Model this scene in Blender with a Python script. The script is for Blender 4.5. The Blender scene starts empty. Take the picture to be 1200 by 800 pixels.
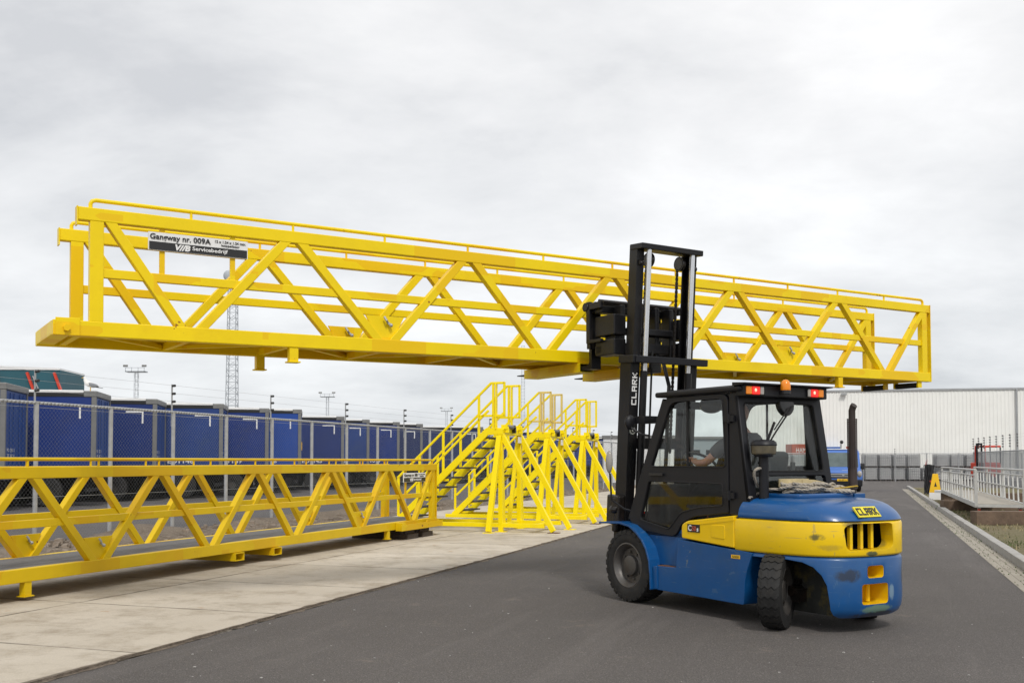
import bpy, bmesh, math, random
from mathutils import Vector, Matrix, noise
random.seed(7)
R = math.radians
scene = bpy.context.scene
COL = scene.collection

# ------------------------------------------------------------------ camera, world, sun, exposure
cam_d = bpy.data.cameras.new('camera')
cam = bpy.data.objects.new('camera', cam_d); COL.objects.link(cam)
cam.location = (0, 0, 1.56); cam.rotation_euler = (R(92.0), 0, 0)
cam_d.sensor_width = 36; cam_d.lens = 36; cam_d.shift_y = 0.0817
cam_d.clip_start = 0.1; cam_d.clip_end = 3000
scene.camera = cam

SUN_AZ = R(166)   # compass direction (from +Y towards +X) the light comes from
SUN_EL = R(50)
world = bpy.data.worlds.new('World'); scene.world = world
world.use_nodes = True
wn = world.node_tree.nodes; wl = world.node_tree.links; wn.clear()
def wnode(t, **k):
    n = wn.new(t)
    for a, b in k.items(): setattr(n, a, b)
    return n
w_out = wnode('ShaderNodeOutputWorld')
bg_sky = wnode('ShaderNodeBackground'); bg_cl = wnode('ShaderNodeBackground'); w_mix = wnode('ShaderNodeMixShader')
sky = wnode('ShaderNodeTexSky', sky_type='NISHITA', sun_disc=False)
sky.sun_elevation = SUN_EL; sky.sun_rotation = SUN_AZ
bg_sky.inputs['Strength'].default_value = 0.07
wl.new(sky.outputs[0], bg_sky.inputs['Color'])
tc = wnode('ShaderNodeTexCoord'); sep = wnode('ShaderNodeSeparateXYZ')
wl.new(tc.outputs['Generated'], sep.inputs[0])
def wmath(op, a, b=None, clamp=False):
    n = wnode('ShaderNodeMath', operation=op, use_clamp=clamp)
    for i, v in enumerate((a, b)):
        if v is None: continue
        if isinstance(v, (int, float)): n.inputs[i].default_value = v
        else: wl.new(v, n.inputs[i])
    return n.outputs[0]
zc = wmath('MAXIMUM', sep.outputs['Z'], 0.0)
za = wmath('ADD', zc, 0.28)
comb = wnode('ShaderNodeCombineXYZ')
wl.new(wmath('DIVIDE', sep.outputs['X'], za), comb.inputs[0])
wl.new(wmath('DIVIDE', sep.outputs['Y'], za), comb.inputs[1])
def wnoise(scale, detail, rough, off, dist=0.0):
    mp = wnode('ShaderNodeMapping'); mp.inputs['Location'].default_value = off
    mp.inputs['Scale'].default_value = (0.95, 1.25, 1.0)
    wl.new(comb.outputs[0], mp.inputs[0])
    n = wnode('ShaderNodeTexNoise'); n.inputs['Scale'].default_value = scale
    n.inputs['Detail'].default_value = detail; n.inputs['Roughness'].default_value = rough
    n.inputs['Distortion'].default_value = dist
    wl.new(mp.outputs[0], n.inputs[0]); return n.outputs[0]
n1 = wnoise(1.0, 6, 0.55, (3.1, 1.7, 0), 0.3)
n2 = wnoise(2.6, 8, 0.6, (8.1, 4.2, 0), 0.2)
nn = wmath('ADD', wmath('MULTIPLY', n1, 0.65), wmath('MULTIPLY', n2, 0.35))
ramp = wnode('ShaderNodeValToRGB'); wl.new(nn, ramp.inputs[0])
cr = ramp.color_ramp
cr.elements[0].position = 0.34; cr.elements[0].color = (0.53, 0.54, 0.56, 1)
cr.elements[1].position = 0.68; cr.elements[1].color = (0.90, 0.90, 0.90, 1)
e = cr.elements.new(0.44); e.color = (0.665, 0.67, 0.68, 1)
e = cr.elements.new(0.53); e.color = (0.75, 0.75, 0.755, 1)
# slightly darker, bluer air towards the horizon
hr = wnode('ShaderNodeMapRange', clamp=True)
hr.inputs[1].default_value = 0.0; hr.inputs[2].default_value = 0.34; hr.inputs[3].default_value = 0.0; hr.inputs[4].default_value = 1.0
wl.new(sep.outputs['Z'], hr.inputs[0])
hm = wnode('ShaderNodeMix', data_type='RGBA', blend_type='MIX')
hm.inputs[6].default_value = (0.86, 0.885, 0.905, 1); hm.inputs[7].default_value = (1.0, 1.0, 1.0, 1)
wl.new(hr.outputs[0], hm.inputs[0])
mul = wnode('ShaderNodeMix', data_type='RGBA', blend_type='MULTIPLY'); mul.inputs[0].default_value = 1.0
wl.new(ramp.outputs[0], mul.inputs[6]); wl.new(hm.outputs[2], mul.inputs[7])
wl.new(mul.outputs[2], bg_cl.inputs['Color']); bg_cl.inputs['Strength'].default_value = 1.0
w_mix.inputs[0].default_value = 0.94
wl.new(bg_sky.outputs[0], w_mix.inputs[1]); wl.new(bg_cl.outputs[0], w_mix.inputs[2])
wl.new(w_mix.outputs[0], w_out.inputs[0])

sun_d = bpy.data.lights.new('sun', 'SUN'); sun_d.energy = 1.5; sun_d.angle = R(10); sun_d.color = (1.0, 0.96, 0.9)
sun = bpy.data.objects.new('sun', sun_d); COL.objects.link(sun)
sd = Vector((math.sin(SUN_AZ) * math.cos(SUN_EL), math.cos(SUN_AZ) * math.cos(SUN_EL), math.sin(SUN_EL)))
sun.rotation_euler = sd.to_track_quat('Z', 'Y').to_euler()
scene.view_settings.view_transform = 'Standard'; scene.view_settings.look = 'None'
scene.view_settings.exposure = 0.4; scene.view_settings.gamma = 1.0
scene.view_settings.use_curve_mapping = False
scene.cycles.max_bounces = 8; scene.cycles.transparent_max_bounces = 24

# ------------------------------------------------------------------ materials
MATS = {}
def mat(name, color, rough=0.5, metal=0.0, var=0.12, vscale=3.0, bump=0.0, bscale=60.0, dirt=None, dscale=1.2, damt=0.35,
        coat=0.0, emit=None, estr=1.0, spec=0.5, edgechip=None, cell=0.0, scratch=None):
    if name in MATS: return MATS[name]
    m = bpy.data.materials.new(name); m.use_nodes = True
    nt = m.node_tree; N = nt.nodes; L = nt.links
    b = N['Principled BSDF']
    b.inputs['Roughness'].default_value = rough; b.inputs['Metallic'].default_value = metal
    b.inputs['Specular IOR Level'].default_value = spec
    b.inputs['Coat Weight'].default_value = coat; b.inputs['Coat Roughness'].default_value = 0.12
    tcn = N.new('ShaderNodeTexCoord')
    n = N.new('ShaderNodeTexNoise'); n.inputs['Scale'].default_value = vscale; n.inputs['Detail'].default_value = 6
    n.inputs['Roughness'].default_value = 0.6
    L.new(tcn.outputs['Object'], n.inputs['Vector'])
    r = N.new('ShaderNodeValToRGB')
    c = Vector(color[:3])
    r.color_ramp.elements[0].position = 0.3; r.color_ramp.elements[1].position = 0.7
    r.color_ramp.elements[0].color = (*(c * (1 - var)), 1); r.color_ramp.elements[1].color = (*(c * (1 + var * 0.7)), 1)
    L.new(n.outputs[0], r.inputs[0]); last = r.outputs[0]
    if dirt is not None:
        d = N.new('ShaderNodeTexNoise'); d.inputs['Scale'].default_value = dscale; d.inputs['Detail'].default_value = 9
        d.inputs['Roughness'].default_value = 0.72
        L.new(tcn.outputs['Object'], d.inputs['Vector'])
        dr = N.new('ShaderNodeMapRange'); dr.inputs[1].default_value = 0.5; dr.inputs[2].default_value = 0.75
        dr.inputs[3].default_value = 0; dr.inputs[4].default_value = damt
        L.new(d.outputs[0], dr.inputs[0])
        mx = N.new('ShaderNodeMix'); mx.data_type = 'RGBA'
        mx.inputs[7].default_value = (*dirt, 1)
        L.new(dr.outputs[0], mx.inputs[0]); L.new(last, mx.inputs[6]); last = mx.outputs[2]
        rr = N.new('ShaderNodeMapRange'); rr.inputs[3].default_value = rough; rr.inputs[4].default_value = min(1, rough + 0.3)
        L.new(dr.outputs[0], rr.inputs[0]); L.new(rr.outputs[0], b.inputs['Roughness'])
    if cell:
        mpn = N.new('ShaderNodeMapping'); mpn.inputs['Scale'].default_value = (1.1, 2.2, 1.6); L.new(tcn.outputs['Object'], mpn.inputs[0])
        vr = N.new('ShaderNodeTexVoronoi'); vr.distance = 'CHEBYCHEV'; vr.inputs['Scale'].default_value = 1.6; L.new(mpn.outputs[0], vr.inputs['Vector'])
        sc_ = N.new('ShaderNodeSeparateColor'); L.new(vr.outputs['Color'], sc_.inputs[0])
        cm_ = N.new('ShaderNodeMapRange'); cm_.inputs[1].default_value = .62; cm_.inputs[2].default_value = .66; cm_.inputs[4].default_value = cell; L.new(sc_.outputs[0], cm_.inputs[0])
        mx = N.new('ShaderNodeMix'); mx.data_type = 'RGBA'; mx.inputs[7].default_value = (c[0] * .93, c[1] * .78, c[2], 1)
        L.new(cm_.outputs[0], mx.inputs[0]); L.new(last, mx.inputs[6]); last = mx.outputs[2]
    if scratch:
        for sc3, off in (((2.5, 2.5, 45), 0), ((30, 3, 6), 5)):
            mpn = N.new('ShaderNodeMapping'); mpn.inputs['Scale'].default_value = sc3; mpn.inputs['Location'].default_value = (off, off, off); mpn.inputs['Rotation'].default_value = (.15, .1, .2); L.new(tcn.outputs['Object'], mpn.inputs[0])
            sn_ = N.new('ShaderNodeTexNoise'); sn_.inputs['Scale'].default_value = 1.6; sn_.inputs['Detail'].default_value = 3; L.new(mpn.outputs[0], sn_.inputs['Vector'])
            sm = N.new('ShaderNodeMapRange'); sm.inputs[1].default_value = .665; sm.inputs[2].default_value = .70; sm.inputs[4].default_value = .6; L.new(sn_.outputs[0], sm.inputs[0])
            mx = N.new('ShaderNodeMix'); mx.data_type = 'RGBA'; mx.inputs[7].default_value = (*scratch, 1)
            L.new(sm.outputs[0], mx.inputs[0]); L.new(last, mx.inputs[6]); last = mx.outputs[2]
    if edgechip is not None:
        d = N.new('ShaderNodeTexNoise'); d.inputs['Scale'].default_value = 14; d.inputs['Detail'].default_value = 5
        L.new(tcn.outputs['Object'], d.inputs['Vector'])
        d2 = N.new('ShaderNodeTexNoise'); d2.inputs['Scale'].default_value = 1.7
        L.new(tcn.outputs['Object'], d2.inputs['Vector'])
        ad = N.new('ShaderNodeMath'); ad.operation = 'MULTIPLY'; L.new(d.outputs[0], ad.inputs[0]); L.new(d2.outputs[0], ad.inputs[1])
        dr = N.new('ShaderNodeMapRange'); dr.inputs[1].default_value = 0.435; dr.inputs[2].default_value = 0.455
        L.new(ad.outputs[0], dr.inputs[0])
        mx = N.new('ShaderNodeMix'); mx.data_type = 'RGBA'; mx.inputs[7].default_value = (*edgechip, 1)
        L.new(dr.outputs[0], mx.inputs[0]); L.new(last, mx.inputs[6]); last = mx.outputs[2]
    L.new(last, b.inputs['Base Color'])
    if bump:
        bn = N.new('ShaderNodeTexNoise'); bn.inputs['Scale'].default_value = bscale; bn.inputs['Detail'].default_value = 5
        L.new(tcn.outputs['Object'], bn.inputs['Vector'])
        bp = N.new('ShaderNodeBump'); bp.inputs['Strength'].default_value = bump; bp.inputs['Distance'].default_value = 0.02
        L.new(bn.outputs[0], bp.inputs['Height']); L.new(bp.outputs[0], b.inputs['Normal'])
    if emit is not None:
        b.inputs['Emission Color'].default_value = (*emit, 1); b.inputs['Emission Strength'].default_value = estr
    MATS[name] = m
    return m

YEL = mat('yellow_paint', (0.88, 0.645, 0.003), 0.40, cell=.75, spec=.28, var=0.07, vscale=1.6, dirt=(0.66, 0.40, 0.01), dscale=1.3, damt=0.4, bump=0.04, bscale=18, edgechip=(0.30, 0.12, 0.02))
YELB = mat('yellow_paint_shaded', (0.69, 0.475, 0.003), 0.44, cell=.6, spec=.28, var=0.08, vscale=1.6, dirt=(0.55, 0.33, 0.01), dscale=1.1, damt=0.4, bump=0.04, bscale=18, edgechip=(0.22, 0.08, 0.02))  # same yellow as the raised gangway, with the shadow side's darker tone painted in
YELS = mat('yellow_paint_fresh', (0.95, 0.76, 0.003), 0.38, spec=.28, var=0.05, vscale=2.0, dirt=(0.6, 0.42, 0.03), dscale=2.0, damt=0.35, bump=0.03, bscale=18)
YELK = mat('yellow_paint_faded', (0.72, 0.55, 0.16), 0.5, var=0.08, vscale=2.0, dirt=(0.5, 0.36, 0.12), damt=0.4)
FYEL = mat('truck_yellow', (0.88, 0.57, 0.003), 0.36, spec=.3, var=0.05, vscale=2.0, dirt=(0.42, 0.28, 0.08), dscale=2.2, damt=0.5, coat=0.2)
FBLU = mat('truck_blue', (0.004, 0.075, 0.245), 0.34, scratch=(.05, .12, .24), edgechip=(.10, .15, .20), spec=.35, var=0.10, vscale=2.5, dirt=(0.03, 0.08, 0.16), dscale=3.0, damt=0.5, coat=0.25)
BLKP = mat('black_paint', (0.010, 0.0105, 0.0135), 0.46, spec=.32, var=0.2, vscale=4, dirt=(0.022, 0.022, 0.024), dscale=3, damt=0.5, bump=0.05, bscale=40)
MASTM = mat('mast_steel', (0.007, 0.007, 0.0085), 0.42, spec=.35, var=0.25, vscale=5, dirt=(0.03, 0.024, 0.018), dscale=4, damt=0.5, bump=0.06, bscale=30)
GREASE = mat('greasy_steel', (0.012, 0.010, 0.009), 0.30, var=0.4, vscale=10, dirt=(0.05, 0.03, 0.02), dscale=8, damt=0.6, bump=0.2, bscale=60)
CHROME = mat('chrome_rod', (0.72, 0.73, 0.75), 0.22, metal=0.85, var=0.05)
RUB = mat('tyre_rubber', (0.011, 0.011, 0.011), 0.75, var=0.3, vscale=8, dirt=(0.05, 0.044, 0.037), dscale=5, damt=0.5, bump=0.15, bscale=80)
RIM = mat('wheel_rim', (0.11, 0.105, 0.10), 0.45, metal=0.6, var=0.2, dirt=(0.05, 0.035, 0.025), dscale=6, damt=0.8)
STEEL = mat('galvanised_steel', (0.42, 0.43, 0.44), 0.48, metal=0.45, var=0.15, vscale=9, dirt=(0.25, 0.24, 0.22), damt=0.4)
MESHW = mat('mesh_wire', (0.20, 0.21, 0.22), 0.55, metal=0.3, var=0.2)
ALU = mat('dull_aluminium', (0.50, 0.50, 0.48), 0.5, metal=0.3, var=0.12, vscale=6, dirt=(0.3, 0.28, 0.24), damt=0.4)
GRATE = mat('grey_tread', (0.15, 0.15, 0.155), 0.85, var=0.15, vscale=12, bump=0.5, bscale=120)
TREAD = mat('stair_tread', (0.085, 0.085, 0.09), 0.9, var=0.2, vscale=10, bump=0.4, bscale=90)
RUST = mat('rusty_steel', (0.13, 0.055, 0.025), 0.8, var=0.3, vscale=14)
WOOD = mat('weathered_timber', (0.14, 0.095, 0.065), 0.85, var=0.3, vscale=4, dirt=(0.06, 0.045, 0.035), dscale=5, damt=0.7, bump=0.5, bscale=20)
INT = mat('cab_interior', (0.03, 0.031, 0.033), 0.6, var=0.15)
SEAT = mat('seat_vinyl', (0.022, 0.026, 0.028), 0.5, var=0.15)
SKIN = mat('skin', (0.62, 0.31, 0.22), 0.5, var=0.06, vscale=9)
SHIRT = mat('grey_shirt', (0.11, 0.11, 0.12), 0.9, var=0.12, vscale=14, bump=0.2, bscale=40)
TROU = mat('dark_trousers', (0.02, 0.022, 0.03), 0.9, var=0.15)
WHT = mat('white_paint', (0.78, 0.78, 0.77), 0.5, var=0.04)
BLK = mat('sign_black', (0.015, 0.015, 0.016), 0.4, var=0.1)
REDP = mat('red_paint', (0.62, 0.05, 0.02), 0.4, var=0.1)
AMBER = mat('amber_lens', (0.75, 0.22, 0.01), 0.25, var=0.05, emit=(1, 0.3, 0.01), estr=0.06)
REDL = mat('red_lens', (0.6, 0.015, 0.012), 0.25, var=0.03, emit=(1.0, 0.03, 0.02), estr=.45)
CLRL = mat('clear_lens', (0.35, 0.33, 0.3), 0.2, var=0.05)
HOTS = mat('lamp_glow', (1, 0.5, 0.4), 0.3, emit=(1.0, 0.25, 0.15), estr=1.6)
CURT = mat('trailer_curtain', (0.003, 0.027, 0.18), 0.5, var=0.12, vscale=0.9, dirt=(0.02, 0.03, 0.10), dscale=0.7, damt=0.5, bump=0.35, bscale=1.6)
CURT2 = mat('trailer_curtain_bright', (0.006, 0.055, 0.30), 0.5, var=0.08, vscale=0.9, bump=0.35, bscale=1.6)
CURT4 = mat('trailer_curtain_faded', (0.008, 0.040, 0.19), 0.55, var=0.15, vscale=0.7, dirt=(0.03, 0.06, 0.13), dscale=0.9, damt=0.6, bump=0.4, bscale=1.3)
CURT5 = mat('trailer_curtain_deep', (0.003, 0.022, 0.14), 0.48, var=0.12, vscale=0.9, bump=0.35, bscale=1.8)
CURT3 = mat('trailer_curtain_navy', (0.010, 0.024, 0.10), 0.5, var=0.1, vscale=0.9, bump=0.35, bscale=1.6)
DOORB = mat('trailer_door', (0.010, 0.055, 0.24), 0.5, var=0.1, vscale=1.0)
FRM = mat('trailer_frame', (0.19, 0.19, 0.185), 0.5, metal=0.2, var=0.15)
DARK = mat('dark_void', (0.010, 0.010, 0.011), 0.8, var=0.2)
WPNL = mat('warehouse_cladding', (0.86, 0.86, 0.825), 0.6, var=0.03, vscale=0.3, dirt=(0.68, 0.67, 0.62), dscale=0.2, damt=0.4)
ROPE = mat('rope', (0.40, 0.36, 0.30), 0.95, var=0.35, vscale=40, bump=0.6, bscale=120)
STRAP = mat('lifting_strap', (0.55, 0.45, 0.25), 0.9, var=0.15, vscale=20, bump=0.3, bscale=90)
VANB = mat('van_blue', (0.055, 0.15, 0.46), 0.35, var=0.06, coat=0.2)
TEAL = mat('teal_sheet', (0.02, 0.10, 0.13), 0.55, var=0.12, vscale=0.6)
FARG = mat('far_mast', (0.42, 0.45, 0.48), 0.7, var=0.1)
BLOCKD = mat('dark_timber', (0.06, 0.045, 0.035), 0.9, var=0.3, vscale=6, bump=0.4, bscale=30)
IBCG = mat('crate_grey', (0.60, 0.60, 0.59), 0.7, var=0.25, vscale=1.3, dirt=(0.2, 0.2, 0.19), dscale=2.5, damt=0.6)
KERB = mat('kerb_concrete', (0.36, 0.35, 0.33), 0.9, var=0.12, vscale=3, dirt=(0.2, 0.18, 0.15), dscale=2.5, damt=0.6, bump=0.3, bscale=60)
GULLW = mat('gull_white', (0.8, 0.8, 0.78), 0.8, var=0.03)
GULLG = mat('gull_grey', (0.25, 0.26, 0.28), 0.8, var=0.05)
STONE = mat('rubble_stone', (0.25, 0.205, 0.165), 0.95, var=0.35, vscale=0.8, bump=0.4, bscale=14)
NETB = mat('black_netting', (0.03, 0.03, 0.033), 0.9, var=0.3, vscale=12)
GREENL = mat('treeline_leaves', (0.055, 0.085, 0.05), 0.95, var=0.3, vscale=0.3)
WEED = mat('weed_leaves', (0.07, 0.12, 0.035), 0.9, var=0.3, vscale=6)
DRYG = mat('dry_grass', (0.30, 0.25, 0.14), 0.95, var=0.3, vscale=5)
GREENG = mat('green_grass', (0.11, 0.14, 0.05), 0.95, var=0.3, vscale=5)
FARB = mat('far_building', (0.30, 0.34, 0.36), 0.8, var=0.06)
CONTR = mat('container_red', (0.42, 0.10, 0.06), 0.6, var=0.1)
PLATEY = mat('number_plate', (0.85, 0.50, 0.01), 0.5, var=0.03)

def glass(name, tint, base=0.05, rough=0.03):
    m = bpy.data.materials.new(name); m.use_nodes = True
    N = m.node_tree.nodes; L = m.node_tree.links; N.clear()
    o = N.new('ShaderNodeOutputMaterial'); t = N.new('ShaderNodeBsdfTransparent'); g = N.new('ShaderNodeBsdfGlossy')
    t.inputs[0].default_value = (*tint, 1); g.inputs['Roughness'].default_value = rough
    lw = N.new('ShaderNodeLayerWeight'); lw.inputs[0].default_value = 0.5
    pw = N.new('ShaderNodeMath'); pw.operation = 'POWER'; pw.inputs[1].default_value = 4.0; L.new(lw.outputs['Facing'], pw.inputs[0])
    ma = N.new('ShaderNodeMath'); ma.operation = 'MULTIPLY_ADD'; ma.inputs[1].default_value = 0.4; ma.inputs[2].default_value = base; L.new(pw.outputs[0], ma.inputs[0])
    tcn = N.new('ShaderNodeTexCoord'); nz_ = N.new('ShaderNodeTexNoise'); nz_.inputs['Scale'].default_value = 3; nz_.inputs['Detail'].default_value = 6; L.new(tcn.outputs['Object'], nz_.inputs['Vector'])
    df = N.new('ShaderNodeBsdfDiffuse'); df.inputs[0].default_value = (.35, .33, .30, 1)
    dm = N.new('ShaderNodeMapRange'); dm.inputs[1].default_value = .45; dm.inputs[2].default_value = .8; dm.inputs[4].default_value = .06; L.new(nz_.outputs[0], dm.inputs[0])
    x = N.new('ShaderNodeMixShader'); L.new(ma.outputs[0], x.inputs[0]); L.new(t.outputs[0], x.inputs[1]); L.new(g.outputs[0], x.inputs[2])
    x2 = N.new('ShaderNodeMixShader'); L.new(dm.outputs[0], x2.inputs[0]); L.new(x.outputs[0], x2.inputs[1]); L.new(df.outputs[0], x2.inputs[2])
    L.new(x2.outputs[0], o.inputs[0]); MATS[name] = m
    return m
GLASS = glass('cab_glass', (0.95, 0.97, 0.96), .03)
GLASSD = glass('dark_glass', (0.70, 0.73, 0.72), .07)
VGLASS = mat('van_windscreen', (0.10, 0.13, 0.13), 0.08, var=0.3, vscale=1.5)

# ---- ground materials
def nodes_mat(name):
    m = bpy.data.materials.new(name); m.use_nodes = True; MATS[name] = m
    return m, m.node_tree.nodes, m.node_tree.links, m.node_tree.nodes['Principled BSDF']
def mixrgb(N, L, f, a, b, bt='MIX'):
    x = N.new('ShaderNodeMix'); x.data_type = 'RGBA'; x.blend_type = bt
    for i, v in ((0, f), (6, a), (7, b)):
        if isinstance(v, (int, float)): x.inputs[i].default_value = v
        elif isinstance(v, tuple): x.inputs[i].default_value = (*v[:3], 1)
        else: L.new(v, x.inputs[i])
    return x.outputs[2]
def nz(N, L, vec, scale, detail=5, rough=0.6, lo=None, hi=None, to=(0, 1)):
    n = N.new('ShaderNodeTexNoise'); n.inputs['Scale'].default_value = scale; n.inputs['Detail'].default_value = detail
    n.inputs['Roughness'].default_value = rough; L.new(vec, n.inputs['Vector'])
    if lo is None: return n.outputs[0]
    r = N.new('ShaderNodeMapRange'); r.inputs[1].default_value = lo; r.inputs[2].default_value = hi
    r.inputs[3].default_value = to[0]; r.inputs[4].default_value = to[1]; L.new(n.outputs[0], r.inputs[0])
    return r.outputs[0]
def bump(N, L, b, h, s, d=0.01):
    bp = N.new('ShaderNodeBump'); bp.inputs['Strength'].default_value = s; bp.inputs['Distance'].default_value = d
    L.new(h, bp.inputs['Height']); L.new(bp.outputs[0], b.inputs['Normal'])

def asphalt(name, base):
    m, N, L, b = nodes_mat(name)
    v = N.new('ShaderNodeTexCoord').outputs['Object']
    c = Vector(base)
    big = nz(N, L, v, 0.35, 5, 0.6, 0.35, 0.65)
    col = mixrgb(N, L, big, tuple(c * 0.86), tuple(c * 1.1))
    fine = nz(N, L, v, 85, 4, 0.75, 0.36, 0.64)
    col = mixrgb(N, L, fine, tuple(x for x in (c * 0.36)), col)
    vor = N.new('ShaderNodeTexVoronoi'); vor.inputs['Scale'].default_value = 120; L.new(v, vor.inputs['Vector'])
    sp = N.new('ShaderNodeSeparateColor'); L.new(vor.outputs['Color'], sp.inputs[0])
    r = N.new('ShaderNodeMapRange'); r.inputs[1].default_value = 0.80; r.inputs[2].default_value = 1.0; r.inputs[4].default_value = 0.38
    L.new(sp.outputs[0], r.inputs[0])
    col = mixrgb(N, L, r.outputs[0], col, tuple(c * 2.2))
    st = nz(N, L, v, 0.9, 8, 0.75, 0.58, 0.75, (0, 0.45))
    col = mixrgb(N, L, st, col, tuple(c * 0.55))
    st2 = nz(N, L, v, 1.4, 4, 0.8, 0.62, 0.72, (0, 0.35))
    col = mixrgb(N, L, st2, col, (c[0] * 1.7, c[1] * 1.5, c[2] * 1.3))
    tm = N.new('ShaderNodeMapping'); tm.inputs['Scale'].default_value = (2.4, 0.10, 1); L.new(v, tm.inputs[0])
    trk = nz(N, L, tm.outputs[0], 1.0, 5, 0.6, 0.50, 0.70, (0, 0.30)); col = mixrgb(N, L, trk, col, tuple(c * 0.62))
    tm2 = N.new('ShaderNodeMapping'); tm2.inputs['Scale'].default_value = (1.6, 0.12, 1); tm2.inputs['Location'].default_value = (7, 3, 0); L.new(v, tm2.inputs[0])
    trk2 = nz(N, L, tm2.outputs[0], 1.0, 5, 0.6, 0.54, 0.72, (0, 0.35)); col = mixrgb(N, L, trk2, col, tuple(c * 1.35))
    # fine cracks
    vc = N.new('ShaderNodeTexVoronoi'); vc.feature = 'DISTANCE_TO_EDGE'; vc.inputs['Scale'].default_value = 0.33
    wv = N.new('ShaderNodeVectorMath'); wv.operation = 'ADD'
    nn_ = N.new('ShaderNodeTexNoise'); nn_.inputs['Scale'].default_value = 2.2; nn_.inputs['Detail'].default_value = 6; L.new(v, nn_.inputs['Vector'])
    L.new(v, wv.inputs[0]); L.new(nn_.outputs[1], wv.inputs[1]); L.new(wv.outputs[0], vc.inputs['Vector'])
    cr_ = N.new('ShaderNodeMapRange'); cr_.inputs[1].default_value = 0.0; cr_.inputs[2].default_value = 0.0035; cr_.inputs[3].default_value = 0.55; cr_.inputs[4].default_value = 0
    L.new(vc.outputs['Distance'], cr_.inputs[0])
    msk = nz(N, L, v, 0.22, 2, 0.5, 0.54, 0.60)
    mm = N.new('ShaderNodeMath'); mm.operation = 'MULTIPLY'; L.new(cr_.outputs[0], mm.inputs[0]); L.new(msk, mm.inputs[1])
    col = mixrgb(N, L, mm.outputs[0], col, tuple(c * 0.35))
    L.new(col, b.inputs['Base Color']); b.inputs['Roughness'].default_value = 0.88; b.inputs['Specular IOR Level'].default_value = 0.3
    bump(N, L, b, fine, 0.6, 0.006)
    return m
ASPH = asphalt('asphalt', (0.150, 0.137, 0.129))
ASPHY = asphalt('yard_asphalt', (0.14, 0.13, 0.125))

def concrete():
    m, N, L, b = nodes_mat('concrete_slabs')
    v = N.new('ShaderNodeTexCoord').outputs['Object']
    # individual slab tone (2 m slabs)
    gm = N.new('ShaderNodeMapping'); gm.inputs['Location'].default_value = (8.15 * 2 / 2.6, -9.08 * 2 / 2.2, 0); gm.inputs['Scale'].default_value = (2 / 2.6, 2 / 2.2, 1)
    L.new(v, gm.inputs[0]); gv = gm.outputs[0]
    sn = N.new('ShaderNodeVectorMath'); sn.operation = 'SNAP'; sn.inputs[1].default_value = (2.0, 2.0, 10)
    L.new(gv, sn.inputs[0])
    wn_ = N.new('ShaderNodeTexWhiteNoise'); L.new(sn.outputs[0], wn_.inputs['Vector'])
    col = mixrgb(N, L, wn_.outputs[0], (0.52, 0.465, 0.385), (0.63, 0.575, 0.49))
    big = nz(N, L, v, 0.5, 6, 0.65, 0.35, 0.7, (0, 0.55))
    col = mixrgb(N, L, big, col, (0.42, 0.37, 0.29))
    st = nz(N, L, v, 1.5, 9, 0.75, 0.47, 0.66, (0, 0.75))
    col = mixrgb(N, L, st, col, (0.30, 0.25, 0.185))
    ru = nz(N, L, v, 2.6, 4, 0.6, 0.67, 0.72, (0, 0.45))
    col = mixrgb(N, L, ru, col, (0.40, 0.20, 0.08))
    pale = nz(N, L, v, 0.8, 7, 0.7, 0.6, 0.8, (0, 0.6))
    col = mixrgb(N, L, pale, col, (0.66, 0.63, 0.57))
    fn = nz(N, L, v, 70, 4, 0.7, 0.35, 0.7)
    col = mixrgb(N, L, fn, mixrgb(N, L, 0.22, col, (0.12, 0.10, 0.08)), col)
    # joints
    sp = N.new('ShaderNodeSeparateXYZ'); 
    wob = N.new('ShaderNodeTexNoise'); wob.inputs['Scale'].default_value = 3; wob.inputs['Detail'].default_value = 5; L.new(v, wob.inputs['Vector'])
    av = N.new('ShaderNodeVectorMath'); av.operation = 'MULTIPLY_ADD'; L.new(wob.outputs[1], av.inputs[0]); av.inputs[1].default_value = (0.04, 0.04, 0); L.new(gv, av.inputs[2])
    L.new(av.outputs[0], sp.inputs[0])
    ds = []
    for i in (0, 1):
        pp = N.new('ShaderNodeMath'); pp.operation = 'PINGPONG'; pp.inputs[1].default_value = 1.0
        L.new(sp.outputs[i], pp.inputs[0]); ds.append(pp.outputs[0])
    mn = N.new('ShaderNodeMath'); mn.operation = 'MINIMUM'; L.new(ds[0], mn.inputs[0]); L.new(ds[1], mn.inputs[1])
    jr = N.new('ShaderNodeMapRange'); jr.inputs[1].default_value = 0.004; jr.inputs[2].default_value = 0.026; jr.inputs[3].default_value = 0.9; jr.inputs[4].default_value = 0
    L.new(mn.outputs[0], jr.inputs[0])
    jm = nz(N, L, v, 1.2, 5, 0.7, 0.35, 0.55, (0.25, 1))
    jj = N.new('ShaderNodeMath'); jj.operation = 'MULTIPLY'; L.new(jr.outputs[0], jj.inputs[0]); L.new(jm, jj.inputs[1])
    col = mixrgb(N, L, jj.outputs[0], col, (0.10, 0.085, 0.065))
    L.new(col, b.inputs['Base Color']); b.inputs['Roughness'].default_value = 0.9; b.inputs['Specular IOR Level'].default_value = 0.3
    bump(N, L, b, fn, 0.35, 0.004)
    return m
CONC = concrete()

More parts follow.
